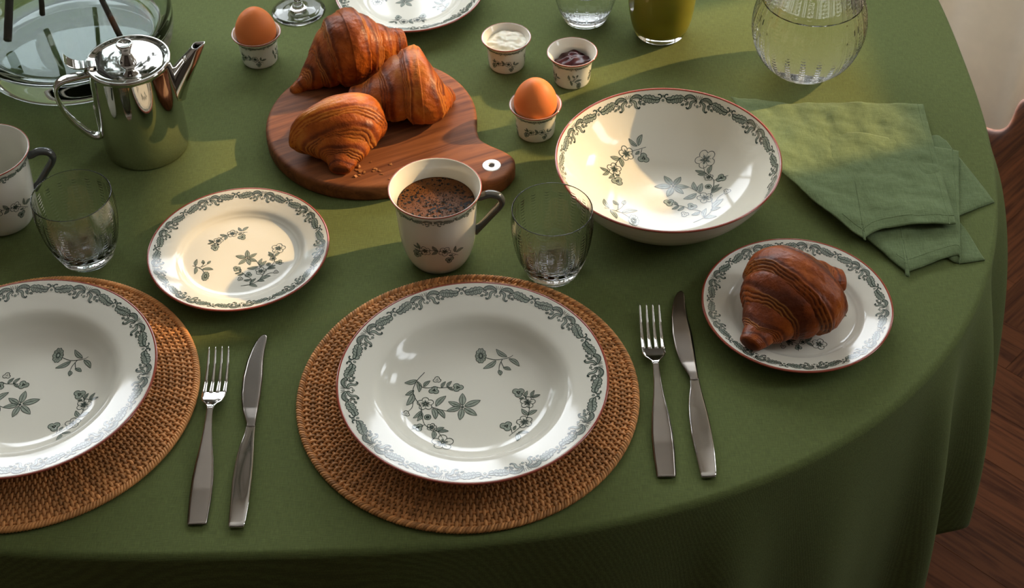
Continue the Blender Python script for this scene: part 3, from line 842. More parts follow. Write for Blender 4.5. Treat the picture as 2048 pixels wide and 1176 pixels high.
M_coffee = coffee_mat()
CZ = 7.15
co = empty('coffee', (-7.21, 112.98, CZ), 0, 'black coffee with brown foam and bubbles inside the floral mug', 'coffee')
build('liquid', *disc_surface(3.79, 20, 96, lambda X, Y: .05 * (np.hypot(X, Y) / 3.79) ** 8, .5), mat=M_coffee, parent=co, fix=True)
rg = random.Random(11)
M_bub = pmat('coffee_bubble', (.02, .009, .004), rough=.12, vary=.2, spec=.4)
bub = mesh_data('bubble', *lathe([(1.0, -.1), (.93, .25), (.7, .5), (.38, .66), (.01, .72)], 14), mats=[M_bub])
spots = []
for k in range(400):
    a, r = rg.uniform(0, 6.283), 3.5 * rg.random() ** .6
    x, y = r * math.cos(a), r * math.sin(a)
    if y > .9 and rg.random() < .6: continue
    q = rg.choice([.05, .06, .07, .07, .09, .1, .12, .16, .2]) if y < 0 else rg.choice([.04, .05, .06, .08])
    if all((x - X) ** 2 + (y - Y) ** 2 > (q + Q_) ** 2 for X, Y, Q_ in spots): spots.append((x, y, q))
for x, y, q in spots[:150]:
    o = link('bubble', bub, co, (x, y, .02)); o.scale = (q, q, q)

# jam and butter
g = lambda X, Y, s_, f, a_: lump(np.stack([X.ravel(), Y.ravel(), .3 + 0 * X.ravel()], -1), s_, a_, f, 20).reshape(X.shape)
jz = lambda X, Y: (.55 - .5 * (np.hypot(X - .3, Y + .3) / 2.12) ** 2) + g(X, Y, 31, 2.2, .16) + g(X, Y, 57, 4.5, .10)
tag(build('jam', *disc_surface(2.10, 60, 120, jz, .7), mat=M_jam, loc=(*CUPS['jam'], 2.45), fix=True), 'glossy dark red jam heaped in the floral cup', 'jam')
def swirl(X, Y):
    r, a = np.hypot(X, Y), np.arctan2(Y, X)
    return .28 * np.exp(-(r / 1.9) ** 4) + .10 * np.sin(r * 3.4 + a) * (r / 2.3) + g(X, Y, 8, 2.8, .09) + g(X, Y, 9, 7.5, .035)
tag(build('whipped_butter', *disc_surface(2.30, 70, 140, swirl, .4), mat=M_cream, loc=(*CUPS['cream'], 3.22), fix=True), 'pale whipped butter swirled in the floral cup', 'butter')


# ---------------------------------------------------------------- glass
def relief(theta, z, ncol, z0, z1, pitch):
    """pressed pattern: columns of little chevrons between pairs of thin upright ribs"""
    u = (theta / (2 * PI) * ncol) % 1.0 - .5
    fade = np.clip((z - z0) / .6, 0, 1) * np.clip((z1 - z) / .6, 0, 1)
    ch = (z / pitch - np.abs(u) * 1.5) % 1.0
    chev = np.clip(1.3 - np.abs(ch - .5) / .2, 0, 1) * np.clip((.2 - np.abs(u)) / .05, 0, 1)
    rib = np.clip(1 - np.abs(np.abs(u) - .43) / .04, 0, 1)
    return (chev + .8 * rib) * fade


def glass_body(outer, inner, nth, rel, depth, n_sub=24, base_in=None):
    o = crom(outer, n_sub); i = crom(inner, 10); i[-1, 0] = .01
    th = np.linspace(0, 2 * PI, nth, endpoint=False)
    Z = o[:, 1][:, None] + 0 * th; R = o[:, 0][:, None] + 0 * th
    if rel: R = R + depth * relief(th[None, :] + 0 * Z, Z, *rel)
    rm, rh = (o[-1, 0] + i[0, 0]) / 2, (o[-1, 0] - i[0, 0]) / 2
    prof_in = np.concatenate([[(rm + rh * math.cos(q), o[-1, 1] + rh * math.sin(q)) for q in np.linspace(.35, PI - .35, 6)], i])
    base = np.array([(.01, o[0, 1] + .08), (o[0, 0] * .6, o[0, 1] + .06), (o[0, 0] - .15, o[0, 1] + .0)])
    rows = [np.full((1, nth), r) for r, z in base]; zs = [np.full((1, nth), z) for r, z in base]
    Rall = np.concatenate(rows + [R] + [np.full((1, nth), r) for r, z in prof_in]); Zall = np.concatenate(zs + [Z] + [np.full((1, nth), z) for r, z in prof_in])
    V = np.stack([Rall * np.cos(th), Rall * np.sin(th), Zall], -1).reshape(-1, 3)
    nrow = len(Rall)
    return V, gridq(nrow, nth, False, True), [list(range(nth)), [(nrow - 1) * nth + k for k in range(nth)]]


TUM_O = [(2.35, 0), (2.62, .12), (2.75, .45), (3.1, 1.3), (3.5, 2.6), (3.82, 4.2), (3.98, 5.8), (3.97, 7.0), (3.92, 8.02)]
TUM_I = [(3.82, 8.0), (3.85, 7.0), (3.85, 5.8), (3.68, 4.2), (3.32, 2.7), (2.8, 1.6), (2.2, 1.05), (1.2, .92), (0, .9)]
tum_me = mesh_data('tumbler_body', *glass_body(TUM_O, TUM_I, 416, (18, .9, 7.3, .36), .036), mats=[M_glass], fix=True)


def tumbler(loc, rz, label):
    t = empty('tumbler', loc, rz, label, 'glass', 'pressed glass tumblers')
    link('body', tum_me, t)
    return t


tumbler((4.06, 110.58, 0), .1, 'empty pressed-glass tumbler between the coffee mug and the serving bowl')
tumbler((-42.92, 114.39, 0), .2, 'empty pressed-glass tumbler beside the mug at the picture edge')
tumbler((9.6, 154.3, 0), .0, 'pressed-glass tumbler of water behind the jam cup')


def liquid(name, inner, level, mat, loc, label, cat, grow=.015, floor=None):
    i = crom(inner, 10)[::-1]
    zs, rs = i[:, 1], i[:, 0]
    k = zs < level
    rl = np.interp(level, zs, rs)
    prof = np.concatenate([np.stack([rs[k] + grow, zs[k] - grow], -1), [(rl + grow, level + .05), (rl - .12, level), (.01, level)]])
    prof[0, 0] = .01
    o = build(name, *lathe(prof, 128), mat=mat, loc=loc, fix=True)
    return tag(o, label, cat)


liquid('drinking_water', TUM_I, 5.0, M_water, (9.6, 154.3, 0), 'clear water inside the tumbler behind the jam cup', 'water')

JUI_O = [(2.6, 0), (2.95, .2), (3.25, .9), (3.65, 2.4), (3.92, 4.5), (4.05, 7.0), (4.05, 9.5), (4.0, 11.5)]
JUI_I = [(3.87, 11.48), (3.92, 9.5), (3.92, 7.0), (3.79, 4.5), (3.5, 2.4), (3.05, 1.2), (2.2, .75), (0, .7)]
jg = empty('juice_glass', (18.3, 150.9, 0), 0, 'smooth tall glass filled with green juice', 'glass')
build('body', *glass_body(JUI_O, JUI_I, 128, None, 0, 10), mat=M_glass, parent=jg, fix=True)
liquid('green_juice', JUI_I, 9.8, M_juice, (18.3, 150.9, 0), 'opaque green juice inside the tall smooth glass', 'juice')

JUG_O = [(2.6, 0), (3.1, .15), (4.1, .9), (5.25, 2.3), (6.0, 4.1), (6.33, 6.0), (6.15, 8.0), (5.55, 10.0), (4.95, 12.0), (4.3, 13.6), (4.25, 14.4), (4.5, 15.2)]
JUG_I = [(4.36, 15.18), (4.1, 14.4), (4.12, 13.6), (4.76, 12.0), (5.37, 10.0), (5.97, 8.0), (6.14, 6.0), (5.82, 4.3), (5.1, 2.7), (3.9, 1.5), (2.3, .95), (0, .85)]
JUG = (34.02, 142.9, 0)
jt = empty('water_carafe', JUG, .05, 'round pressed-glass carafe half full of water behind the napkin', 'carafe')
LEVEL = 9.6
Vg, Qg, Ng = glass_body(JUG_O, JUG_I, 572, (22, 1.2, 12.6, .42), .075, 18)
zi = crom(JUG_I, 10)
ncut = int((zi[:, 1] >= LEVEL).sum())                    # the wetted wall belongs to the water below
rows = len(Vg) // 572
keep_rows = rows - len(zi) + ncut
Vg = Vg[:(keep_rows + 1) * 572].copy()
rl = float(np.interp(LEVEL, zi[::-1, 1], zi[::-1, 0]))
th = np.linspace(0, 2 * PI, 572, endpoint=False)
Vg[keep_rows * 572:] = np.stack([rl * np.cos(th), rl * np.sin(th), 0 * th + LEVEL], -1)
jb = build('body', Vg, gridq(keep_rows + 1, 572, False, True), [list(range(572))], M_glass, jt, fix=True)

M_wet = bpy.data.materials.new('water_against_glass'); M_wet.use_nodes = True
_n = M_wet.node_tree; _g = _n.nodes.new('ShaderNodeBsdfGlass'); _g.inputs['IOR'].default_value = 1.333 / 1.48; _g.inputs['Roughness'].default_value = 0
_n.links.new(_g.outputs[0], _n.nodes['Material Output'].inputs[0])
wp = zi[::-1]; wp = np.concatenate([wp[wp[:, 1] < LEVEL], [(rl, LEVEL), (rl * .7, LEVEL), (.01, LEVEL)]]); wp[0, 0] = .01
Vw, Qw, Nw = lathe(wp, 572)
nside = (len(wp) - 3) * 572
fmw = [1] * nside + [0] * (len(Qw) - nside) + [1, 0]
cw = build('carafe_water', Vw, Qw, Nw, [M_water, M_wet], loc=JUG, fm=fmw, fix=True)
cw.rotation_euler = (0, 0, .05)

tag(cw, 'clear water inside the round carafe', 'water')

wg = empty('wine_glass', (-25.04, 157.11, 0), 0, 'stemmed wine glass with only its foot in view behind the egg', 'glass')
build('foot', *lathe(np.concatenate([[(.01, .06), (2.6, .06), (3.18, .03), (3.24, .08), (3.2, .15)], crom([(2.6, .2), (1.6, .38), (.9, .65), (.6, 1.1), (.46, 1.6)], 6), [(.01, 1.6)]]), 96), mat=M_glass, parent=wg, fix=True)
build('stem', *lathe([(.01, 1.62), (.44, 1.62), (.40, 3), (.38, 6), (.42, 8), (.01, 8)], 40), mat=M_glass, parent=wg, fix=True)
build('bowl', *lathe(np.concatenate([[(.01, 8)], crom([(.42, 8.02), (1.6, 8.6), (3.2, 10.2), (3.8, 12.5), (3.6, 15), (3.2, 17.5)], 8), crom([(3.08, 17.5), (3.48, 15), (3.68, 12.5), (3.08, 10.35), (1.5, 8.9), (.01, 8.4)], 8)]), 96), mat=M_glass, parent=wg, fix=True)

# ---------------------------------------------------------------- vase with branches
VASE = (-50.4, 149.4, 0)
V_O = [(9.6, 0), (10.4, .3), (11.2, 1.4), (11.7, 3.4), (11.75, 6), (11.2, 9.5), (10.0, 13.5), (8.2, 18), (6.6, 22), (6.0, 26), (6.6, 30), (7.4, 33)]
V_I = [(7.15, 32.98), (6.35, 30), (5.75, 26), (6.35, 22), (7.95, 18), (9.7, 13.5), (10.9, 9.5), (11.4, 6.2), (11.1, 4.4), (10.2, 3.2), (8.0, 2.7), (4, 2.5), (0, 2.45)]
vt = empty('glass_vase', VASE, 0, 'large rounded clear glass vase behind the teapot', 'vase')
build('body', *glass_body(V_O, V_I, 192, None, 0, 10), mat=M_vglass, parent=vt, fix=True)

leaf_prof = None
def branch(base, pts, r0, seed, label):
    rg = np.random.RandomState(seed)
    t = empty('branch', (0, 0, 0), 0, label, 'branch', 'branches in the vase')
    p = crom(pts, 10); s = np.linspace(1, .25, len(p))
    build('stem', *tube(p, r0 * s, 8, up=(.3, .2, .93)), mat=M_bark, parent=t)
    LV, LN = [], []
    def leafv(c, d, up, L, w):
        d = d / np.linalg.norm(d); u = np.cross(d, up); u /= np.linalg.norm(u) + 1e-9; n = np.cross(u, d)
        b = len(LV)
        for s_, k in ((0, 0), (.3, .8), (.6, 1), (1, 0)):
            if k == 0: LV.append(c + d * L * s_)
            else: LV.extend([c + d * L * s_ + u * w * k + n * .1 * L * s_, c + d * L * s_ - u * w * k + n * .1 * L * s_])
        LN.extend([[b, b + 1, b + 2], [b + 1, b + 3, b + 4, b + 2], [b + 3, b + 5, b + 4]])
    for k in range(14):
        i = int(len(p) * (.52 + .47 * k / 14)); i = min(i, len(p) - 2)
        if p[i][2] < 33: continue
        d = (p[i + 1] - p[i]); d /= np.linalg.norm(d)
        side = rg.normal(size=3); side -= d * (side @ d); side /= np.linalg.norm(side)
        L = rg.uniform(7, 15)
        q = [p[i], p[i] + (d * .5 + side * .6) * L * .5, p[i] + (d * .7 + side * .85 + rg.normal(size=3) * .15) * L]
        q = crom(q, 6)
        build('twig', *tube(q, np.linspace(r0 * .35, r0 * .15, len(q)), 6, up=(.2, .5, .8)), mat=M_bark, parent=t)
        for j in range(2, len(q)):
            for h in range(2):
                leafv(q[j], (q[j] - q[j - 1]) + rg.normal(size=3) * .8, rg.normal(size=3), rg.uniform(2.2, 4.0), rg.uniform(.45, .8))
    o = build('leaves', np.array(LV), None, LN, M_leafm, t, smooth=False)
    o['kind'] = 'stuff'
    return t


vx, vy = VASE[:2]
branch(0, [(vx - 4, vy + 3, 3.6), (vx - 1, vy + 1, 18), (vx + 1, vy + 2, 32), (vx + 2, vy + 14, 40), (vx - 2, vy + 28, 48), (vx - 8, vy + 46, 58)], .34, 1, 'thin branch leaning towards the window from the vase')
branch(0, [(vx + 6, vy - 2, 3.6), (vx + 2, vy, 18), (vx - 2, vy + 1, 32), (vx - 5, vy + 12, 40), (vx - 10, vy + 26, 46), (vx - 18, vy + 42, 52)], .36, 2, 'branch leaning away past the vase neck, its stem low against the glass')
branch(0, [(vx + 1, vy + 7, 3.6), (vx, vy + 3, 18), (vx + 1, vy, 32), (vx + 8, vy + 4, 50), (vx + 12, vy + 16, 68), (vx + 12, vy + 30, 84)], .28, 5, 'tall upright branch rising from the middle of the vase')
branch(0, [(vx - 7, vy - 2, 3.6), (vx - 3, vy - 1, 18), (vx + 2, vy - 2, 32), (vx - 6, vy - 3, 50), (vx - 20, vy + 2, 66)], .5, 7, 'thick dark branch standing at the outer side of the vase')

# ---------------------------------------------------------------- teapot
TP = (-39.5, 131.9, 0)
tp = empty('teapot', TP, rad(15), 'polished steel teapot with hinged lid standing in front of the vase', 'teapot')
body = crom([(4.42, .12), (4.56, 1.0), (4.58, 3.0), (4.52, 6.0), (4.4, 9.0), (4.3, 11.2)], 8)
build('body', *lathe(np.concatenate([[(.01, .15), (3.9, .15), (4.25, 0)], body, [(4.36, 11.3), (4.36, 11.42), (4.25, 11.45), (.01, 11.2)]]), 128), mat=M_steel, parent=tp, fix=True)
lidp = np.concatenate([[(4.2, 11.40), (4.36, 11.44), (4.4, 11.52), (4.34, 11.6)], crom([(4.2, 11.58), (3.6, 11.42), (2.6, 11.28), (1.5, 11.24), (.8, 11.26), (.01, 11.27)], 6)])
lid = build('lid', *lathe(np.concatenate([[(.01, 11.15)], lidp]), 128), mat=M_steel, parent=tp, fix=True)
kn = crom([(.92, 11.22), (.86, 11.5), (.56, 12.15), (.5, 12.4), (.62, 12.85), (.84, 13.3), (.88, 13.45), (.78, 13.57), (.5, 13.52), (.01, 13.46)], 6)
build('lid_knob', *lathe(np.concatenate([[(.01, 11.2)], kn]), 48), mat=M_steel, parent=lid, fix=True)
# hinge and thumb rest on the handle side (-x)
build('hinge', *cat_mesh([tube([(-4.3, -.7, 11.35), (-4.3, .7, 11.35)], .32, 12, up=(0, 0, 1)), tube([(-4.05, -.95, 11.3), (-4.05, .95, 11.3)], .22, 10)]), mat=M_steel, parent=tp)
xs = np.array([-3.3, -3.9, -4.6, -5.3, -5.9, -6.3]); zs = np.array([11.62, 11.72, 11.78, 11.95, 12.4, 13.0]); wd = np.array([.5, .62, .72, .8, .85, .8])
P0 = crom(np.stack([xs, zs, wd], -1), 5)
Va = np.concatenate([np.stack([P0[:, 0], s_ * P0[:, 2], P0[:, 1] + d], -1) for s_, d in ((-1, .09), (1, .09), (1, -.09), (-1, -.09))])
n = len(P0)
Qf = np.concatenate([np.array([[a * n + i, a * n + i + 1, ((a + 1) % 4) * n + i + 1, ((a + 1) % 4) * n + i] for i in range(n - 1)]) for a in range(4)])
build('thumb_rest', Va, Qf, [[0, n, 2 * n, 3 * n], [n - 1, 4 * n - 1, 3 * n - 1, 2 * n - 1]], M_steel, tp, smooth=False, fix=True, bevel=.04)


def strap(pts, w, th, n=10):
    """flat strap in the xz plane, width along y"""
    p = crom(pts, n); t = np.gradient(p, axis=0); t /= np.linalg.norm(t, axis=1)[:, None]; nn = np.stack([-t[:, 1], t[:, 0]], -1)
    m = len(p); a = np.linspace(0, 2 * PI, 16, endpoint=False)
    ca, sa = np.sign(np.cos(a)) * np.abs(np.cos(a)) ** .45, np.sign(np.sin(a)) * np.abs(np.sin(a)) ** .45
    ww = np.broadcast_to(np.asarray(w if np.ndim(w) == 0 else np.interp(np.linspace(0, 1, m), np.linspace(0, 1, len(w)), w)), (m,))
    V = np.stack([p[:, None, 0] + nn[:, None, 0] * th * sa, ww[:, None] * ca + 0 * p[:, None, 0], p[:, None, 1] + nn[:, None, 1] * th * sa], -1)
    return V.reshape(-1, 3), gridq(m, 16, False, True), [list(range(16)), [(m - 1) * 16 + i for i in range(16)]]


build('handle', *strap([(-4.2, 10.55), (-5.6, 10.5), (-7.0, 10.3), (-7.75, 9.75), (-7.95, 8.7), (-7.75, 7.0), (-7.1, 5.2), (-6.0, 3.4), (-5.3, 2.65), (-4.7, 2.6), (-4.45, 3.3), (-4.42, 4.6), (-4.4, 6.5)], [.55, .6, .62, .6, .55, .55, .6, .6, .5], .24), mat=M_steel, parent=tp, fix=True)
# spout: tapering D-shaped horn on +x
ns = 26; s_ = np.linspace(0, 1, ns)
cx = 3.9 + 3.3 * s_ ** 1.15; cz = 6.6 + 4.7 * s_; hx = 1.55 * (1 - s_) + .62 * s_; hy = 1.75 * (1 - s_) ** 1.0 + .62 * s_
a = np.linspace(0, 2 * PI, 40, endpoint=False)
tx, tz = 3.3 / 5.75, 4.7 / 5.75
tip = np.where(np.cos(a) > 0, 1 + .9 * np.cos(a) ** 3, 1)          # pointed pouring lip on the far side
lipk = np.clip((s_ - .75) / .25, 0, 1)[:, None]
CA = np.cos(a) * (1 + lipk * (tip - 1))
nxv, nzv = .82, -.57
Vs = np.stack([cx[:, None] + hx[:, None] * CA * nxv, hy[:, None] * np.sin(a) * (1 - .25 * lipk * np.clip(np.cos(a), 0, 1)), cz[:, None] + hx[:, None] * CA * nzv * (1 - lipk * .9) + lipk * (.55 * CA * hx[:, None] * .5 + .45)], -1)
inn = Vs[::-1].copy(); ctr = Vs[::-1].mean(1, keepdims=True); inn = ctr + (inn - ctr) * .86
Vall = np.concatenate([Vs, inn[:14]]).reshape(-1, 3); nr = ns + 14
build('spout', Vall, gridq(nr, 40, False, True), [list(range(40)), [(nr - 1) * 40 + i for i in range(40)]], M_steel, tp, fix=True)


# ---------------------------------------------------------------- cutlery
def cutlery_frame(name, tipw, endw, label, cat, group, z=0.12):
    tipw, endw = np.array(tipw), np.array(endw); d = tipw - endw; L = np.linalg.norm(d); d /= L
    t = empty(name, (endw[0], endw[1], z), math.atan2(d[1], d[0]) - PI / 2, label, cat, group)
    return t, L


def slab(cs, zt, zb, left, right, closed_caps=True, nseg=9, dish_=0.0, edge=.06):
    """plate along +y given left/right edges; rounded sides; zt/zb centre heights"""
    n = len(cs); V = []
    u = np.linspace(-1, 1, nseg)
    for i in range(n):
        xm, xh = (left[i] + right[i]) / 2, (right[i] - left[i]) / 2
        for k in u: V.append((xm + xh * k, cs[i], zt[i] - edge * abs(k) ** 6 + dish_ * (k * k - 1)))
        for k in u[::-1]: V.append((xm + xh * k * .97, cs[i], zb[i] + edge * abs(k) ** 6 + dish_ * .4 * (k * k - 1)))
    m = 2 * nseg
    return np.array(V), gridq(n, m, False, True), [list(range(m)), [(n - 1) * m + j for j in range(m)]]


def fork(tipw, endw, label):
    t, L = cutlery_frame('fork', tipw, endw, label, 'fork', 'steel forks')
    k = L / 20.9
    # handle
    f = np.linspace(0, 1, 60); y = f * 12.9 * k
    hw = np.interp(y / k, [0, .25, 1, 3, 5, 7, 9, 10.6, 12, 12.9], [.80, .87, .9, .98, .95, .78, .52, .36, .30, .29])
    zc = np.interp(y / k, [0, 4, 8, 11, 12.9], [.12, .2, .55, 1.05, 1.2]); th = np.interp(y / k, [0, 5, 9, 12.9], [.10, .11, .15, .17])
    build('handle', *slab(y, zc + th, zc - th, -hw, hw), mat=M_satin, parent=t, fix=True)
    # bowl of the fork
    y = np.linspace(12.6, 15.6, 26) * k
    hw = np.interp(y / k, [12.6, 13.1, 13.6, 14.1, 14.7, 15.6], [.29, .34, .58, .92, 1.10, 1.13])
    zc = np.interp(y / k, [12.6, 13.3, 14.3, 15.6], [1.19, 1.12, .72, .42]); th = np.full(26, .11)
    build('head', *slab(y, zc + th, zc - th, -hw, hw, dish_=.10), mat=M_cut, parent=t, fix=True)
    for x in (-.93, -.31, .31, .93):
        y = np.linspace(15.45, 20.9, 24) * k
        hw = np.interp(y / k, [15.4, 16, 19, 20.7, 20.9], [.21, .19, .13, .08, .03])
        xs = x * np.interp(y / k, [15.4, 20.9], [1, .98])
        zc = np.interp(y / k, [15.4, 17, 19, 20.9], [.42, .28, .5, 1.05])
        build('tine', *slab(y, zc + .11, zc - .11, xs - hw, xs + hw, nseg=5), mat=M_cut, parent=t, fix=True)


fork((13.19, 104.2), (13.07, 83.76), 'steel fork lying between the middle placemat and its knife')
fork((-27.73, 99.9), (-27.38, 79.88), 'steel fork beside the placemat at the picture edge')


def knife(tipw, endw, label, flip):
    t, L = cutlery_frame('table_knife', tipw, endw, label, 'knife', 'steel table knives')
    k = L / 23.1; sg = -1 if flip else 1
    y = np.linspace(0, 11.4, 70) * k
    le = np.interp(y / k, [0, .12, .6, 2.5, 5, 7, 8.2, 9.2, 10.3, 11.4], [-.60, -.67, -.69, -.82, -1.0, -.97, -.88, -.74, -.50, -.40])
    ri = np.interp(y / k, [0, .12, .6, 2.5, 5, 7, 8.2, 9.2, 10.3, 11.4], [.62, .68, .75, .84, .80, .71, .62, .53, .45, .40])
    zc = np.interp(y / k, [0, 4, 8, 11.4], [.22, .26, .32, .34]); th = np.interp(y / k, [0, .3, 3, 8, 11.4], [.14, .24, .26, .25, .22])
    V, Q, N = slab(y, zc + th, zc - th, le, ri, nseg=11, dish_=.07)
    # gentle twist of the handle
    s = V[:, 1] / (11.4 * k); V[:, 2] += V[:, 0] * (.22 * np.sin(s * PI)) * sg
    V[:, 0] *= sg
    build('handle', V, Q, N, M_cut, t, fix=True)
    y = np.linspace(11.2, 23.1, 80) * k
    yk = y / k
    le = np.interp(yk, [11.2, 11.7, 12.4, 13.2, 14.2, 15.4, 17.5, 19.6, 21.2, 22.2, 22.8, 23.02, 23.1], [-.39, -.42, -.66, -.95, -1.18, -1.36, -1.46, -1.30, -1.02, -.74, -.46, -.28, -.1])
    ri = np.interp(yk, [11.2, 12.4, 15, 17.5, 19.6, 21, 22.2, 22.8, 23.02, 23.1], [.39, .40, .45, .42, .24, .22, .28, .26, .2, .08])
    zc = np.interp(yk, [11.2, 13, 16, 23.1], [.34, .33, .3, .28]); th = np.interp(yk, [11.2, 12.2, 13.6, 23.1], [.22, .2, .10, .06])
    V, Q, N = slab(y, zc + th, zc - th, le, ri, nseg=9, edge=.04)
    V[:, 0] *= sg
    build('blade', V, Q, N, M_satin, t, fix=True)


knife((16.53, 106.64), (16.71, 83.54), 'steel table knife between its fork and the croissant plate', False)
knife((-23.73, 102.12), (-23.95, 79.41), 'steel table knife between the two placemats, beside a fork', False)


# ---------------------------------------------------------------- rattan placemats
NST = 296
R_IN, R_OUT, RP = 5.5, 15.4, .60


def strand_mesh(ph):
    nh = int(round((R_OUT - R_IN) / RP))
    r = np.linspace(R_IN, R_OUT, nh * 5 + 1)
    z = .33 + .135 * np.sin(PI * (r - R_IN) / RP + ph)
    w = np.minimum(.17, PI * r / NST * 1.04)
    a = np.linspace(0, 2 * PI, 6, endpoint=False)
    V = np.stack([r[:, None] + 0 * a, w[:, None] * np.cos(a), z[:, None] + .105 * np.sin(a)], -1).reshape(-1, 3)
    return mesh_data('rattan_strand', V, gridq(len(r), 6, False, True), [list(range(6)), [(len(r) - 1) * 6 + i for i in range(6)]], [M_rattan])


ST = [strand_mesh(0), strand_mesh(PI)]
RING = []
k = 0
while R_IN + RP * (k + .5) < R_OUT:
    r = R_IN + RP * (k + .5); a = np.linspace(0, 2 * PI, 150, endpoint=False)
    RING.append(mesh_data('rattan_ring', *tube(np.stack([r * np.cos(a), r * np.sin(a), 0 * a + .32], -1), .15, 6, closed=True), mats=[M_rattan])); k += 1
parts = []
for r in np.arange(.35, R_IN + .2, .36):
    a = np.linspace(0, 2 * PI, 72, endpoint=False); parts.append(tube(np.stack([r * np.cos(a), r * np.sin(a), 0 * a + .3], -1), .2, 6, closed=True))
COIL = mesh_data('center_coil', *cat_mesh(parts), mats=[M_rattan])
BR = []
for m_ in range(3):
    a = np.linspace(0, 2 * PI, 110 * 9, endpoint=False); ps = 110 * a + 2 * PI * m_ / 3
    BR.append(mesh_data('rim_braid', *tube(np.stack([(15.42 + .2 * np.cos(ps)) * np.cos(a), (15.42 + .2 * np.cos(ps)) * np.sin(a), .34 + .17 * np.sin(ps)], -1), .15, 6, closed=True), mats=[M_rattan]))


def placemat(loc, label):
    t = empty('placemat', loc, 0, label, 'placemat', 'round rattan placemats')
    rg = random.Random(int(abs(loc[0]) * 100))
    for i in range(NST):
        o = link('rattan_strand', ST[i % 2], t, (0, 0, 0), (0, 0, 2 * PI * i / NST + rg.uniform(-.0012, .0012)))
        o.location.z = rg.uniform(-.01, .02) * S
    for me in RING: link('rattan_ring', me, t)
    link('center_coil', COIL, t)
    for me in BR: link('rim_braid', me, t)


placemat((-4.28, 93.93, .02), 'round woven rattan placemat in the middle, under a deep plate')
placemat((-44.89, 95.13, .02), 'round woven rattan placemat cut off by the picture edge, under a deep plate')

# ---------------------------------------------------------------- serving board
BC = (-14.9, 133.1); BANG = rad(-33.0); BR_ = 11.55
bd = empty('serving_board', (*BC, 0), BANG, 'round acacia serving board with a short handle, carrying three croissants', 'board')
pts = []
for a in np.linspace(rad(26), rad(334), 120): pts.append((BR_ * math.cos(a), BR_ * math.sin(a)))
hand = crom([(BR_ * math.cos(rad(-26)), BR_ * math.sin(rad(-26))), (11.3, -4.0), (12.2, -3.25), (13.6, -2.95), (15.4, -2.85), (16.9, -2.4), (17.7, -1.2), (17.85, 0), (17.7, 1.2), (16.9, 2.4), (15.4, 2.85), (13.6, 2.95), (12.2, 3.25), (11.3, 4.0), (BR_ * math.cos(rad(26)), BR_ * math.sin(rad(26)))], 6)[1:-1]
ol = np.array(pts + hand.tolist()); n = len(ol)
cen = np.array([2.0, 0.0])
def inset_(d):
    t = np.roll(ol, -1, 0) - np.roll(ol, 1, 0); t /= np.linalg.norm(t, axis=1)[:, None]
    return ol - np.stack([t[:, 1], -t[:, 0]], -1) * d
rings = []
for d, z in ((.45, 0), (.15, .1), (.02, .35), (0, .8), (0, 1.3), (.03, 1.65), (.14, 1.86), (.34, 1.97), (.6, 2.0)):
    rings.append(np.c_[inset_(d), np.full(n, z)])
V = np.concatenate(rings)
build('board', V, gridq(len(rings), n, False, True), [list(range(n)), [(len(rings) - 1) * n + i for i in range(n)]], M_board, bd, fix=True)
M_ins = pmat('brushed_insert', (.70, .70, .68), rough=.32, metal=.6, vary=.02)
M_hole_shade = pmat('hole_shade_paint', (.01, .008, .006), rough=.8)
ins = build('hanging_insert', *lathe([(.30, 1.99), (.33, 2.03), (.5, 2.035), (.9, 2.035), (.98, 2.02), (.99, 1.98)], 48, False, False), mat=M_ins, parent=bd, loc=(15.6, 0, 0))
build('hole_shade', *lathe([(.01, 2.008), (.31, 2.008)], 24, False, False), mat=M_hole_shade, parent=ins)  # flat disc, the shade inside the opening is put into its dark colour


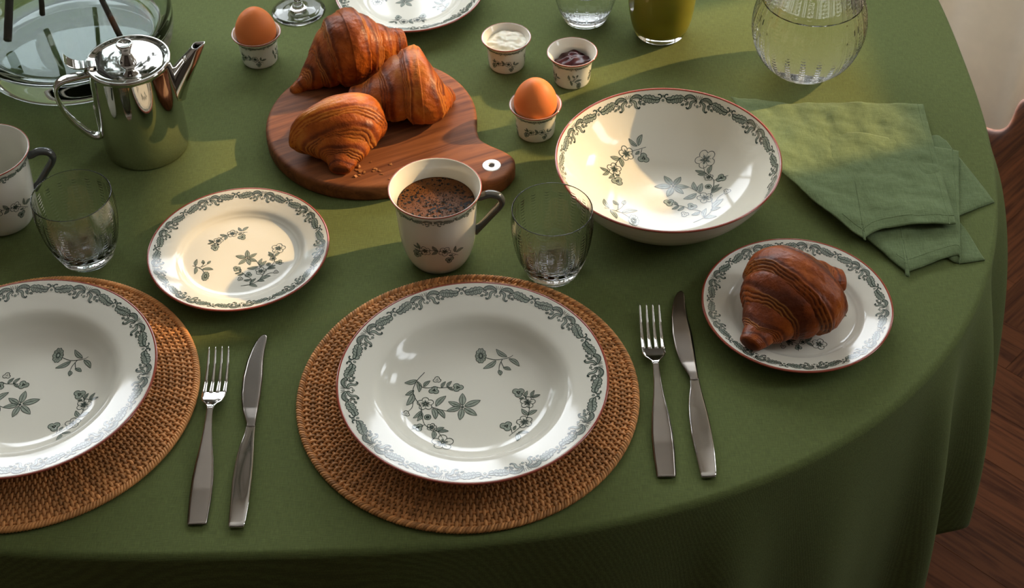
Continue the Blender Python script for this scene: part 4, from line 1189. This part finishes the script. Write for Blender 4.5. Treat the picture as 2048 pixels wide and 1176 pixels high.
# ---------------------------------------------------------------- croissants
def pastry_mat():
    m = bpy.data.materials.new('croissant_crust'); m.use_nodes = True
    nt = m.node_tree; p = nt.nodes['Principled BSDF']
    p.inputs['Roughness'].default_value = .42; p.inputs['Coat Weight'].default_value = .08; p.inputs['Specular IOR Level'].default_value = .2; p.inputs['Coat Roughness'].default_value = .3
    tc = node(nt, 'ShaderNodeTexCoord')
    at = node(nt, 'ShaderNodeAttribute', attribute_name='layer')      # dough strata laid open at the lips
    ab = node(nt, 'ShaderNodeAttribute', attribute_name='browning')
    n1 = node(nt, 'ShaderNodeTexNoise', Scale=42.0); n1.inputs['Detail'].default_value = 6; n1.inputs['Roughness'].default_value = .65
    n2 = node(nt, 'ShaderNodeTexNoise', Scale=420.0); n2.inputs['Detail'].default_value = 3
    for n in (n1, n2): nt.links.new(tc.outputs['Object'], n.inputs['Vector'])
    ad = node(nt, 'ShaderNodeMath', operation='MULTIPLY_ADD'); ad.inputs[1].default_value = .85
    nt.links.new(n1.outputs['Fac'], ad.inputs[0]); nt.links.new(ab.outputs['Fac'], ad.inputs[2])
    rp = node(nt, 'ShaderNodeValToRGB')
    e = rp.color_ramp.elements
    e[0].position = .15; e[0].color = (.66, .30, .06, 1)
    e[1].position = 1.0; e[1].color = (.10, .020, .004, 1)
    for pos, c in ((.38, (.54, .18, .022, 1)), (.58, (.40, .095, .010, 1)), (.78, (.24, .048, .006, 1))):
        q = e.new(pos); q.color = c
    nt.links.new(ad.outputs[0], rp.inputs['Fac'])
    mx = node(nt, 'ShaderNodeMix', data_type='RGBA', blend_type='MIX')
    nt.links.new(at.outputs['Fac'], mx.inputs[0]); nt.links.new(rp.outputs['Color'], mx.inputs[6]); mx.inputs[7].default_value = (.60, .25, .05, 1)
    nt.links.new(mx.outputs[2], p.inputs['Base Color'])
    b = node(nt, 'ShaderNodeBump'); b.inputs['Strength'].default_value = .35; b.inputs['Distance'].default_value = .0012
    b2 = node(nt, 'ShaderNodeBump'); b2.inputs['Strength'].default_value = .4; b2.inputs['Distance'].default_value = .004
    nt.links.new(n2.outputs['Fac'], b.inputs['Height']); nt.links.new(n1.outputs['Fac'], b2.inputs['Height']); nt.links.new(b2.outputs['Normal'], b.inputs['Normal'])
    nt.links.new(b.outputs['Normal'], p.inputs['Normal'])
    return m


M_crust = pastry_mat()


def croissant(spine, zbase, RL, RZ, seed, label, lean=(0, 0), lift=(0, 0), tip=(.22, .22), dark=0.0, cshift=0.0):
    """spine: plan points (cm) from horn to horn; RL lateral radius, RZ vertical radius"""
    rg = np.random.RandomState(seed)
    sp = crom(spine, 24); d = np.r_[0, np.cumsum(np.linalg.norm(np.diff(sp, axis=0), axis=1))]; d /= d[-1]
    o0 = sp.mean(0)
    t = empty('croissant', (o0[0], o0[1], zbase), 0, label, 'croissant', 'butter croissants')
    def env(u):
        u = np.where(u < cshift, (u - cshift) / (1 + cshift), (u - cshift) / (1 - cshift))
        a = np.abs(u); tp_ = np.where(u < 0, tip[0], tip[1])
        return tp_ * (1 - .35 * a ** 3) + (1 - tp_ * .9) * np.exp(-(a / .58) ** 2.8)
    def frame(u):
        q = np.clip((u + 1) / 2, 0, 1)
        x = np.interp(q, d, sp[:, 0]); y = np.interp(q, d, sp[:, 1])
        e = .02
        tx = np.interp(np.clip(q + e, 0, 1), d, sp[:, 0]) - np.interp(np.clip(q - e, 0, 1), d, sp[:, 0]); ty = np.interp(np.clip(q + e, 0, 1), d, sp[:, 1]) - np.interp(np.clip(q - e, 0, 1), d, sp[:, 1])
        L = np.hypot(tx, ty) + 1e-9
        return x - o0[0], y - o0[1], tx / L, ty / L
    c = cshift
    shells = [(-1.0, -.70, -1, 1.0), (-.80, -.48, -1, 1.04), (-.60, -.18, -1, 1.03), (.18, .62, 1, 1.03), (.50, .82, 1, 1.04), (.72, 1.0, 1, 1.0), (-.32, .32, 0, 1.06)]
    ns, na = 84, 160
    for k, (u0, u1, side, scl) in enumerate(shells):
        if side != 0: u0, u1 = np.clip(u0 + c * (1 - abs(u0)), -1, 1), np.clip(u1 + c * (1 - abs(u1)), -1, 1)
        else: u0, u1 = u0 + c, u1 + c
        s = np.linspace(0, 1, ns)[:, None]; th = np.linspace(0, 2 * PI, na, endpoint=False)[None, :]
        slant = .09 * np.cos(th - rg.uniform(-.6, .6) - PI / 2) + .035 * np.sin(2 * th + rg.uniform(0, 6)) + .012 * np.sin(5 * th + rg.uniform(0, 6)) + .007 * np.sin(11 * th + rg.uniform(0, 6)) + .004 * np.sin(23 * th + rg.uniform(0, 6))
        if side == 0: U = (u0 - slant * .9) * (1 - s) + (u1 + slant * .9) * s
        elif side < 0: U = (u0 - (slant * .6 if u0 > -.99 else 0)) * (1 - s) + u1 * s
        else: U = u0 * (1 - s) + (u1 + (slant * .6 if u1 < .99 else 0)) * s
        U = np.clip(U + 0 * th, -1, 1)
        o_ = s if side > 0 else (1 - s if side < 0 else np.abs(2 * s - 1))       # 0 = hidden or middle, 1 = open lip
        end = (side < 0 and u0 <= -.99) or (side > 0 and u1 >= .99)
        st = .60 + .10 * np.sin(th + rg.uniform(0, 6)) + .05 * np.sin(3 * th + rg.uniform(0, 6))   # where the strata begin
        q = np.clip((o_ - st) / (.96 - st), 0, 1)
        nst = 5
        wob = .35 * np.sin(2 * th + rg.uniform(0, 6)) + .22 * np.sin(5 * th + rg.uniform(0, 6)) + .1 * np.sin(14 * th + rg.uniform(0, 6))
        ph = q * nst + wob * np.clip(q * 4, 0, 1)
        w = ph % 1.0
        stair = (np.floor(ph) + np.clip((w - .55) / .45, 0, 1) ** 2) / nst               # dough terraces
        swell = np.sin(np.clip(o_ / .5, 0, 1) * PI / 2)
        if side == 0: prof = 1.0 + .03 * (1 - o_ ** 2)
        else: prof = .84 + .16 * swell
        drop = .17 if not end else .04
        prof = prof * (1 - drop * np.clip(stair, 0, 1.1)) + .012 * np.sin(w * PI) * (q > 0) * (q < 1)
        if not end: prof = prof * (1 - .30 * np.clip((o_ - .95) / .05, 0, 1) ** 1.5)
        R = env(U) * scl * prof
        if end: R = R * np.sqrt(np.clip(1 - (np.clip((o_ - .80) / .20, 0, 1)) ** 2.2, 0.0004, 1))
        zone = ((q > 0.02) & (q < .999)) * (0.12 if end else 1.0)
        blister = np.stack([U * 6 + 0 * th, np.cos(th) * 1.5 + 0 * U, np.sin(th) * 1.5 + 0 * U], -1).reshape(-1, 3)
        R = R * (1 + lump(blister, seed * 7 + k, .026, 2.0).reshape(R.shape) + lump(blister, seed * 7 + k + 50, .010, 6.0).reshape(R.shape) + lump(blister * [1, 3, 3], seed * 7 + k + 90, .004, 9.0).reshape(R.shape))
        x, y, tx, ty = frame(U)
        lat = np.cos(th); ver = np.sin(th)
        sq = np.where(ver < 0, .82, 1.0)
        zc = RZ * np.interp(U, np.linspace(-1, 1, 21), env(np.linspace(-1, 1, 21))) * .80
        X = x + ty * RL * R * lat; Y = y - tx * RL * R * lat
        Z = zc + RZ * R * ver * sq
        Z = np.where(Z < .06, .06 + .08 * (Z - .06) * 0 + rg.uniform(0, .01), Z)
        Z = Z + lean[0] * X + lean[1] * Y + np.where(U < 0, lift[0], lift[1]) * np.abs(U) ** 2
        V = np.stack([X, Y, Z], -1).reshape(-1, 3)
        Q = gridq(ns, na, False, True)
        me = mesh_data('dough_layer', V, Q, [list(range(na)), [(ns - 1) * na + i for i in range(na)]], [M_crust], fix=True)
        lay = zone * np.clip(1.25 - np.abs(w - .42) / .3, 0, 1) * (.26 + .26 * np.sin(th * 2 + k + seed))
        lay = lay.clip(0, .65)
        brown = .05 * ver + .20 + dark + zone * np.where((w > .88) | (w < .04), .30, 0.0) + .25 * np.exp(-((o_ - st + .06) / .07) ** 2) - .08 * np.exp(-(o_ / .4) ** 2) + .35 * np.clip((o_ - .9) / .1, 0, 1) + lump(blister, seed + k + 7, .09, 1.6).reshape(R.shape)
        at = me.attributes.new('layer', 'FLOAT', 'POINT'); at.data.foreach_set('value', np.broadcast_to(lay, U.shape).ravel().astype(np.float32))
        at = me.attributes.new('browning', 'FLOAT', 'POINT'); at.data.foreach_set('value', np.broadcast_to(brown, U.shape).ravel().astype(np.float32))
        link('dough_layer', me, t)
    return t


croissant([(21.7, 97.2), (23.9, 100.0), (27.0, 103.2), (29.8, 105.4), (32.2, 105.6)], .68, 4.7, 3.5, 3, 'glossy brown croissant lying alone on the side plate', lift=(1.15, 1.0), tip=(.32, .36), dark=.16, cshift=.10)
croissant([(-24.2, 138.3), (-21.3, 140.0), (-17.4, 141.4), (-13.9, 142.6), (-11.2, 143.4)], 2.0, 3.9, 4.0, 5, 'large upright croissant at the back of the serving board', lean=(.10, 0), lift=(0, 1.2), tip=(.22, .52), dark=.05)
croissant([(-17.4, 134.4), (-14.8, 134.3), (-11.6, 134.6), (-8.4, 135.0), (-6.0, 136.4)], 2.0, 4.5, 3.5, 8, 'croissant with a bright sunlit side at the handle end of the board', lean=(0, .04), lift=(1.0, 0), tip=(.46, .3), dark=0, cshift=.34)
croissant([(-17.7, 123.5), (-17.5, 125.6), (-18.0, 128.2), (-19.7, 131.0), (-21.2, 132.8)], 2.0, 4.8, 3.1, 12, 'broad croissant at the front of the board with its curled horn towards the camera', tip=(.32, .3), dark=0, cshift=-.02)
# crumbs by the front croissant
cr = []
rg = np.random.RandomState(2)
for k in range(26):
    c = np.array([rg.normal(-15.4, 1.6), rg.normal(124.4, .8), 2.05]); a = rg.uniform(.06, .2)
    V, Q, N = box(-a, a, -a * .7, a * .7, -a * .4, a * .4); an = rg.uniform(0, 6)
    V = V + rg.normal(size=V.shape) * a * .25
    V = np.c_[V[:, 0] * math.cos(an) - V[:, 1] * math.sin(an), V[:, 0] * math.sin(an) + V[:, 1] * math.cos(an), V[:, 2]] + c
    cr.append((V, Q, N))
M_crumb = pmat('crumb', (.36, .14, .035), rough=.6, vary=.2)
tag(build('crumbs', *cat_mesh(cr), mat=M_crumb, smooth=False), 'pastry crumbs scattered in front of the board croissants', 'crumbs', kind='stuff')


# ---------------------------------------------------------------- napkin
nap = empty('napkin', (37, 125, 0), 0, 'folded green linen napkin lying beside the serving bowl', 'napkin')


def panel(name, top, bottom, ztop, zbot, seed, nu=70, nv=60, wr=.16, th=.12, hem=True, edge_sag=0.5):
    """top/bottom: pixel-free plan points (x,y) of two opposite edges, swept across"""
    A, B = crom(np.array(top, float), 12), crom(np.array(bottom, float), 12)
    def rs(P):
        d = np.r_[0, np.cumsum(np.linalg.norm(np.diff(P, axis=0), axis=1))]; q = np.linspace(0, d[-1], nu)
        return np.stack([np.interp(q, d, P[:, i]) for i in range(P.shape[1])], -1)
    A, B = rs(A), rs(B)
    v = np.linspace(0, 1, nv)[None, :, None]
    G = A[:, None, :] * (1 - v) + B[:, None, :] * v
    u1 = np.linspace(0, 1, nu)[:, None]; v1 = np.linspace(0, 1, nv)[None, :]
    Z = ztop * (1 - v1) + zbot * v1 + 0 * u1
    if A.shape[1] > 2: Z = G[..., 2]
    P3 = np.stack([G[..., 0], G[..., 1], 0 * G[..., 0]], -1).reshape(-1, 3)
    Z = Z + lump(P3, seed, wr, .55).reshape(Z.shape) + lump(P3, seed + 9, wr * .45, 1.5).reshape(Z.shape) + lump(P3, seed + 19, wr * .12, 4.0).reshape(Z.shape)
    ed = np.minimum(np.minimum(u1, 1 - u1) * 12, np.minimum(v1, 1 - v1) * 10).clip(0, 1)
    Z = Z - edge_sag * (1 - ed) ** 2 * .35
    Z = np.maximum(Z, .16)
    V = np.stack([G[..., 0] - 37, G[..., 1] - 125, Z], -1).reshape(-1, 3)
    Q = gridq(nu, nv)
    low = V - [0, 0, th]
    bnd = [i * nv for i in range(nu)] + [(nu - 1) * nv + j for j in range(1, nv)] + [i * nv + nv - 1 for i in range(nu - 2, -1, -1)] + [j for j in range(nv - 2, 0, -1)]
    n = len(V)
    side = np.array([[bnd[i], bnd[(i + 1) % len(bnd)], bnd[(i + 1) % len(bnd)] + n, bnd[i] + n] for i in range(len(bnd))])
    return build(name, np.concatenate([V, low]), np.concatenate([Q, Q[:, ::-1] + n, side]), None, M_napkin, nap, fix=True), G, Z


def hem_line(parent, pts, w=.05):
    pts = np.asarray(pts)
    build('hem_stitch', *tube(pts, w, 6, up=(0, 0, 1), flat=.6), mat=M_napkin, parent=parent)


# lowest tips, middle layer, top layer
panel('under_fold', [(40.50, 124.96), (45.86, 129.66), (47.30, 128.83)], [(44.90, 116.03), (47.57, 117.63), (50.21, 118.94)], .5, .45, 21, 40, 40, .10)
panel('under_fold', [(43.02, 119.21), (45.12, 117.07), (46.12, 114.74)], [(42.92, 111.61), (44.30, 109.95), (47.16, 110.28)], .7, .4, 31, 40, 40, .10)
m2, G2, Z2 = panel('middle_fold', [(31.68, 130.34), (40.09, 128.88), (47.95, 126.20)], [(34.56, 115.59), (38.98, 108.57), (39.07, 108.56), (44.22, 110.66), (44.44, 109.42)], 1.35, .75, 41, 80, 70, .16)
m1, G1, Z1 = panel('top_fold', [(24.97, 136.79), (34.66, 135.55), (43.39, 134.83), (45.88, 134.50)], [(28.48, 123.02), (32.17, 116.84), (35.35, 112.60), (35.41, 112.67), (37.92, 113.93), (44.88, 114.21)], 1.0, 1.75, 51, 110, 90, .21)
for mm, G_, Z_, row in ((m1, G1, Z1, -6), (m2, G2, Z2, -6)):
    lo = int(G_.shape[0] * .42)
    pts = np.stack([G_[lo:, row, 0] - 37, G_[lo:, row, 1] - 125, Z_[lo:, row] - .005], -1)
    hem_line(mm, pts)
    pts = np.stack([G_[-4, :, 0] - 37, G_[-4, :, 1] - 125, Z_[-4, :] - .005], -1)
    hem_line(mm, pts)
